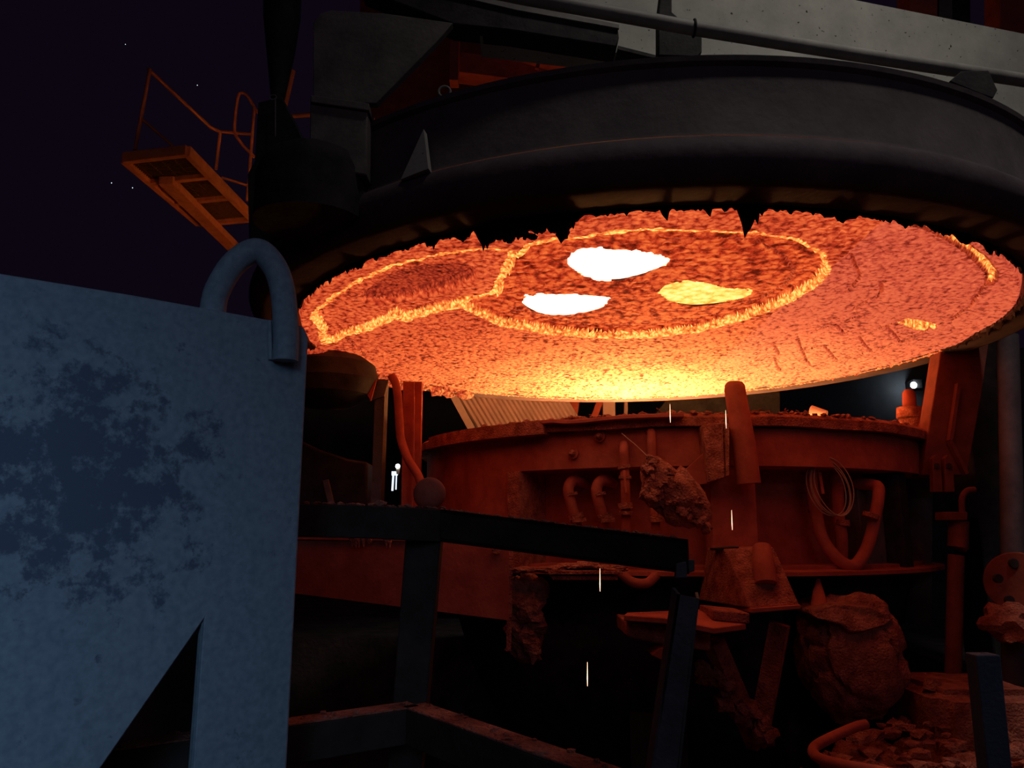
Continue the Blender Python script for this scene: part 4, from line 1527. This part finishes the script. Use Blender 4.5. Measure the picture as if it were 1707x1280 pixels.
pts = [pc + Vector((0, math.cos(q) * .054, math.sin(q) * .054)) for q in np.linspace(0, 2 * math.pi, 20, endpoint=False)]
obj('pipe_clamp', MB().tube(pts, .008, 8, closed=True), M['dark_steel'], bk)
# dark flat girder and red lit girders behind the roof
fg = thing('flat_arm', P(880, 60, 5.0), 'flat dark arm with a pale edge passing left of the pipe bracket', 'arm')
obj('arm_body', MB().prism([P(640, -40, 4.9), P(860, 14, 4.9), P(1030, 44, 4.9), P(1032, 62, 4.9), P(1028, 78, 4.9), P(850, 50, 4.9), P(755, 40, 4.9), P(600, -20, 4.9)], (0, .2, 0)), M['dark_steel'], fg, bevel=.01)
obj('edge_strip', MB().prism([P(740, -22, 4.88), P(860, 5, 4.88), P(1032, 41, 4.88), P(1032, 47, 4.88), P(860, 16, 4.88), P(740, -12, 4.88)], (0, .02, 0)), M['pipe_grey'], fg)
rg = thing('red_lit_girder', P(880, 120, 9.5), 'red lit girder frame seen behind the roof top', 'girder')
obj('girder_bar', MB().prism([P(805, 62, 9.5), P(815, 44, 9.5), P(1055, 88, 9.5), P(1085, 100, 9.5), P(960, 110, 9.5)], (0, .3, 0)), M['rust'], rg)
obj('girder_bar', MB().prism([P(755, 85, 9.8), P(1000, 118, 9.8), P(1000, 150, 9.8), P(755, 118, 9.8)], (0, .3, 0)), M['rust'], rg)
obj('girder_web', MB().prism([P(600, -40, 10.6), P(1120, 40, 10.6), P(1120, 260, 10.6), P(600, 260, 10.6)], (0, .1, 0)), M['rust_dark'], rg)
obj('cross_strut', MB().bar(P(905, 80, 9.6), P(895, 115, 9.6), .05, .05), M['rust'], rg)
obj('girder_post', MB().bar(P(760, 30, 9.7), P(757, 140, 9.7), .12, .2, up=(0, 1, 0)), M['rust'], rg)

# structure above the beam at top right
for i, (px, w_, mt_, lab) in enumerate(((1540, 46, 'rust', 'red lit post above the gantry beam, left of the grey one'), (1577, 22, 'mid_steel', 'narrow grey post above the gantry beam'),
                                         (1603, 30, 'dark_steel', 'dark post above the gantry beam, right of the narrow grey one'), (1694, 52, 'rust', 'red lit post in the top right corner'))):
    zt_ = 7.2
    obj('roof_post', MB().prism([P(px - w_ / 2, -60, 7.5), P(px + w_ / 2, -60, 7.5), P(px + w_ / 2, 110, 7.5), P(px - w_ / 2, 110, 7.5)], (0, .3, 0)), M[mt_], None, label=lab, cat='post', bevel=.006)

# ================================================================== BACKGROUND UNDER THE ROOF
bc = thing('corrugated_shed', P(840, 720, 12.2), 'pale corrugated sheet panel lit orange behind the furnace', 'panel')
mb = MB()
pa, pb = P(752, 640, 11.9), P(932, 640, 12.6)
dirx = pb - pa
lean = P(790, 712, 11.9) - P(752, 648, 11.9)
n = 22
vs, fs = [], []
dn = Vector((-dirx.y, dirx.x, 0)).normalized()
if dn.y > 0:
    dn = -dn
for k in range(n * 6 + 1):
    s = k / (n * 6)
    o_ = .028 * (1 if (k % 6) in (1, 2, 3) else -1)
    p = pa + dirx * s + dn * o_
    vs += [p, p + lean * 1.6, p + lean * 1.6 - dn * .012, p - dn * .012]
for k in range(n * 6):
    for j in range(4):
        fs.append((k * 4 + j, k * 4 + (j + 1) % 4, k * 4 + 4 + (j + 1) % 4, k * 4 + 4 + j))
mb.add(vs, fs)
obj('corrugated_sheet', mb, M['corrug'], bc)
obj('edge_post', MB().bar(P(745, 640, 11.8), P(800, 740, 11.8), .11, .11), M['corrug'], bc)

ft = thing('strut_tower', P(1010, 760, 12.5), 'pale orange lit frame of posts and struts behind the furnace rim', 'frame')
obj('frame_post', MB().bar(P(1013, 600, 12.6), Vector((P(1013, 700, 12.6).x, 12.6, 0)), .20, .15, up=(0, 1, 0)), M['corrug'], ft)
obj('frame_post', MB().bar(P(1043, 600, 13.0), P(1043, 760, 13.0), .06, .06, up=(0, 1, 0)), M['corrug'], ft)
obj('strut', MB().bar(P(1012, 640, 12.4), P(980, 720, 12.4), .10, .1, up=(0, 1, 0)), M['rust'], ft)
obj('strut', MB().bar(P(960, 640, 12.8), P(948, 720, 12.8), .20, .1, up=(0, 1, 0)), M['rust'], ft)
obj('smoke_hood', MB().prism([P(1085, 900, 14), P(1085, 700, 14), P(1120, 655, 14), P(1300, 630, 14), P(1300, 900, 14)], (0, .5, 0)), M['mid_steel'], None, label='grey sloping hood far behind the furnace rim', cat='hood')
obj('rim_roll', MB().tube([P(1352, 684, 8.0), P(1378, 690, 7.9)], [.055, .035], 16), M['corrug'], None, label='small pale roll lying on the far furnace rim', cat='roll')

# left columns and pipes behind the rail
cl = thing('grey_column', P(627, 830, 6.9), 'slim dark grey column left of the curved hose', 'column')
obj('column_web', MB().prism([P(626, 632, 6.9), P(642, 632, 6.9), P(632, 900, 6.9), P(616, 900, 6.9)], (0, .2, 0)), M['post_grey'], cl)
obj('column_head', MB().prism([P(616, 668, 6.88), P(626, 636, 6.88), P(648, 632, 6.88), P(640, 660, 6.88)], (0, .02, 0)), M['post_grey'], cl)
obj('curved_hose', MB().tube(bez([P(652, 625, 6.5), P(661, 645, 6.5), P(665, 690, 6.5), P(668, 730, 6.5), P(680, 765, 6.45), P(698, 795, 6.4), P(706, 830, 6.4)], 8), .036, 14), M['rust'], None,
    label='curved hose hanging in front of the red lit column', cat='hose')
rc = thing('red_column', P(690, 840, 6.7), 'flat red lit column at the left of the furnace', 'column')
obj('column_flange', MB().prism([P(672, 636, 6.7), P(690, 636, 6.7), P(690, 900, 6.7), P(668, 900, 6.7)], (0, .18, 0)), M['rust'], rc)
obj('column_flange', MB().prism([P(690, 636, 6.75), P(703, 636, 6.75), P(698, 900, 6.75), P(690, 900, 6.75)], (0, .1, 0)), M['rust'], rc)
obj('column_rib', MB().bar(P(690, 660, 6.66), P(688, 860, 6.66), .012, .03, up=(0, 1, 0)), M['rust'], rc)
el = thing('offgas_elbow', P(560, 690, 6.9), 'dim rounded duct elbow under the left edge of the roof', 'duct')
obj('elbow_body', MB().lathe([(0, .22), (.28, .2), (.42, .1), (.46, -.05), (.40, -.18), (.2, -.28), (0, -.3)], P(548, 628, 6.9), 40), M['dark_steel'], el)
obj('elbow_web', MB().prism([P(595, 628, 6.8), P(628, 633, 6.8), P(618, 668, 6.8)], (0, .02, 0)), M['rust'], el)
dk = thing('ladle_car', P(555, 840, 7.6), 'dark machinery silhouette low behind the container', 'machine')
obj('car_body', MB().prism([P(480, 725, 7.6), P(520, 745, 7.6), P(580, 765, 7.6), P(612, 770, 7.6), P(612, 850, 7.6), P(480, 850, 7.6)], (0, .8, 0)), M['dark_steel'], dk, bevel=.02)
obj('car_lever', MB().bar(P(543, 800, 7.5), P(553, 842, 7.5), .05, .05, up=(0, 1, 0)), M['mid_steel'], dk)

# work lamp behind the rail
wl_ = thing('work_lamp', P(657, 820, 8.5), 'small bright work lamp on a white stand left of the red column', 'lamp')
obj('lamp_lens', MB().lump(P(663, 777, 8.5), (.026, .026, .026), amp=.0, sub=2), M['lamp_green'], wl_)
obj('lamp_bracket', MB().prism([P(660, 780, 8.5), P(667, 780, 8.5), P(665, 790, 8.5), P(661, 790, 8.5)], (0, .03, 0)), M['beam'], wl_)
obj('lamp_stand', MB().bar(P(656, 787, 8.52), P(654, 818, 8.52), .02, .02, up=(0, 1, 0)).bar(P(661, 787, 8.52), P(660, 816, 8.52), .012, .02, up=(0, 1, 0)).bar(P(653, 789, 8.52), P(663, 789, 8.52), .045, .02, up=(0, 1, 0)), M['small_glow'], wl_, label='stand with the lamp glare put in as its own glow')  # stand is emissive: glare from the lamp is put into its material

# distant floodlight
fd = thing('floodlight', P(1524, 660, 25.9), 'bright bluish white floodlight shining far away behind the hinge post', 'lamp')
obj('lens', MB().lump(P(1523, 642, 25.8), (.11, .06, .11), amp=0, sub=3), M['lamp'], fd)
obj('housing', MB().box(P(1523, 642, 26.13), (.3, .55, .3)), M['dark_steel'], fd)
# tiny far lamps on the back wall
src = None
for (px, py, s, lab) in ((229, 293, .05, 'largest of the tiny far white lamps under the walkway'), (186, 305, .022, 'tiny far lamp, leftmost below the walkway'), (221, 313, .022, 'tiny far lamp just under the largest far lamp'),
                         (299, 336, .028, 'tiny far lamp low beside the walkway beam'), (329, 142, .02, 'tiny far lamp seen above the walkway rail'), (209, 74, .018, 'tiny far lamp high in the dark at upper left'),
                         (466, 31, .02, 'tiny far lamp close to the dark duct at the top')):
    p = P(px, py, 26.37)
    if src is None:
        src = obj('far_lamp', MB().lump(p, (1, 1, 1.3), amp=.1, sub=1), M['small_glow'], None, origin=p, cat='lamp', group='tiny lamps far off in the dark hall')
        o = src
    else:
        o = src.copy()
        COL.objects.link(o)
    o.location = p
    o.scale = (s * .8,) * 3
    o['label'] = lab
    o['category'] = 'lamp'

# sparks falling from the roof
src = None
for (px, py, Y, lab) in ((1210, 700, 5.4, 'glowing spark falling just left of the guide post'), (1220, 868, 5.2, 'glowing spark in front of the pillar below the guide post'), (1000, 968, 4.6, 'glowing spark below the rail near the ledge plates'),
                         (979, 1125, 4.6, 'glowing spark lowest in the dark pit'), (1117, 690, 5.3, 'glowing spark above the rim near the middle')):
    p = P(px, py, Y)
    if src is None:
        src = obj('spark', MB().tube([p + Vector((0, 0, -.06)), p + Vector((0, 0, -.02)), p + Vector((.002, 0, .07))], [.001, .0026, .0008], 6), M['spark'], None, origin=p, cat='spark', group='sparks falling from the roof')
        o = src
    else:
        o = src.copy()
        COL.objects.link(o)
    o.location = p
    o['label'] = lab
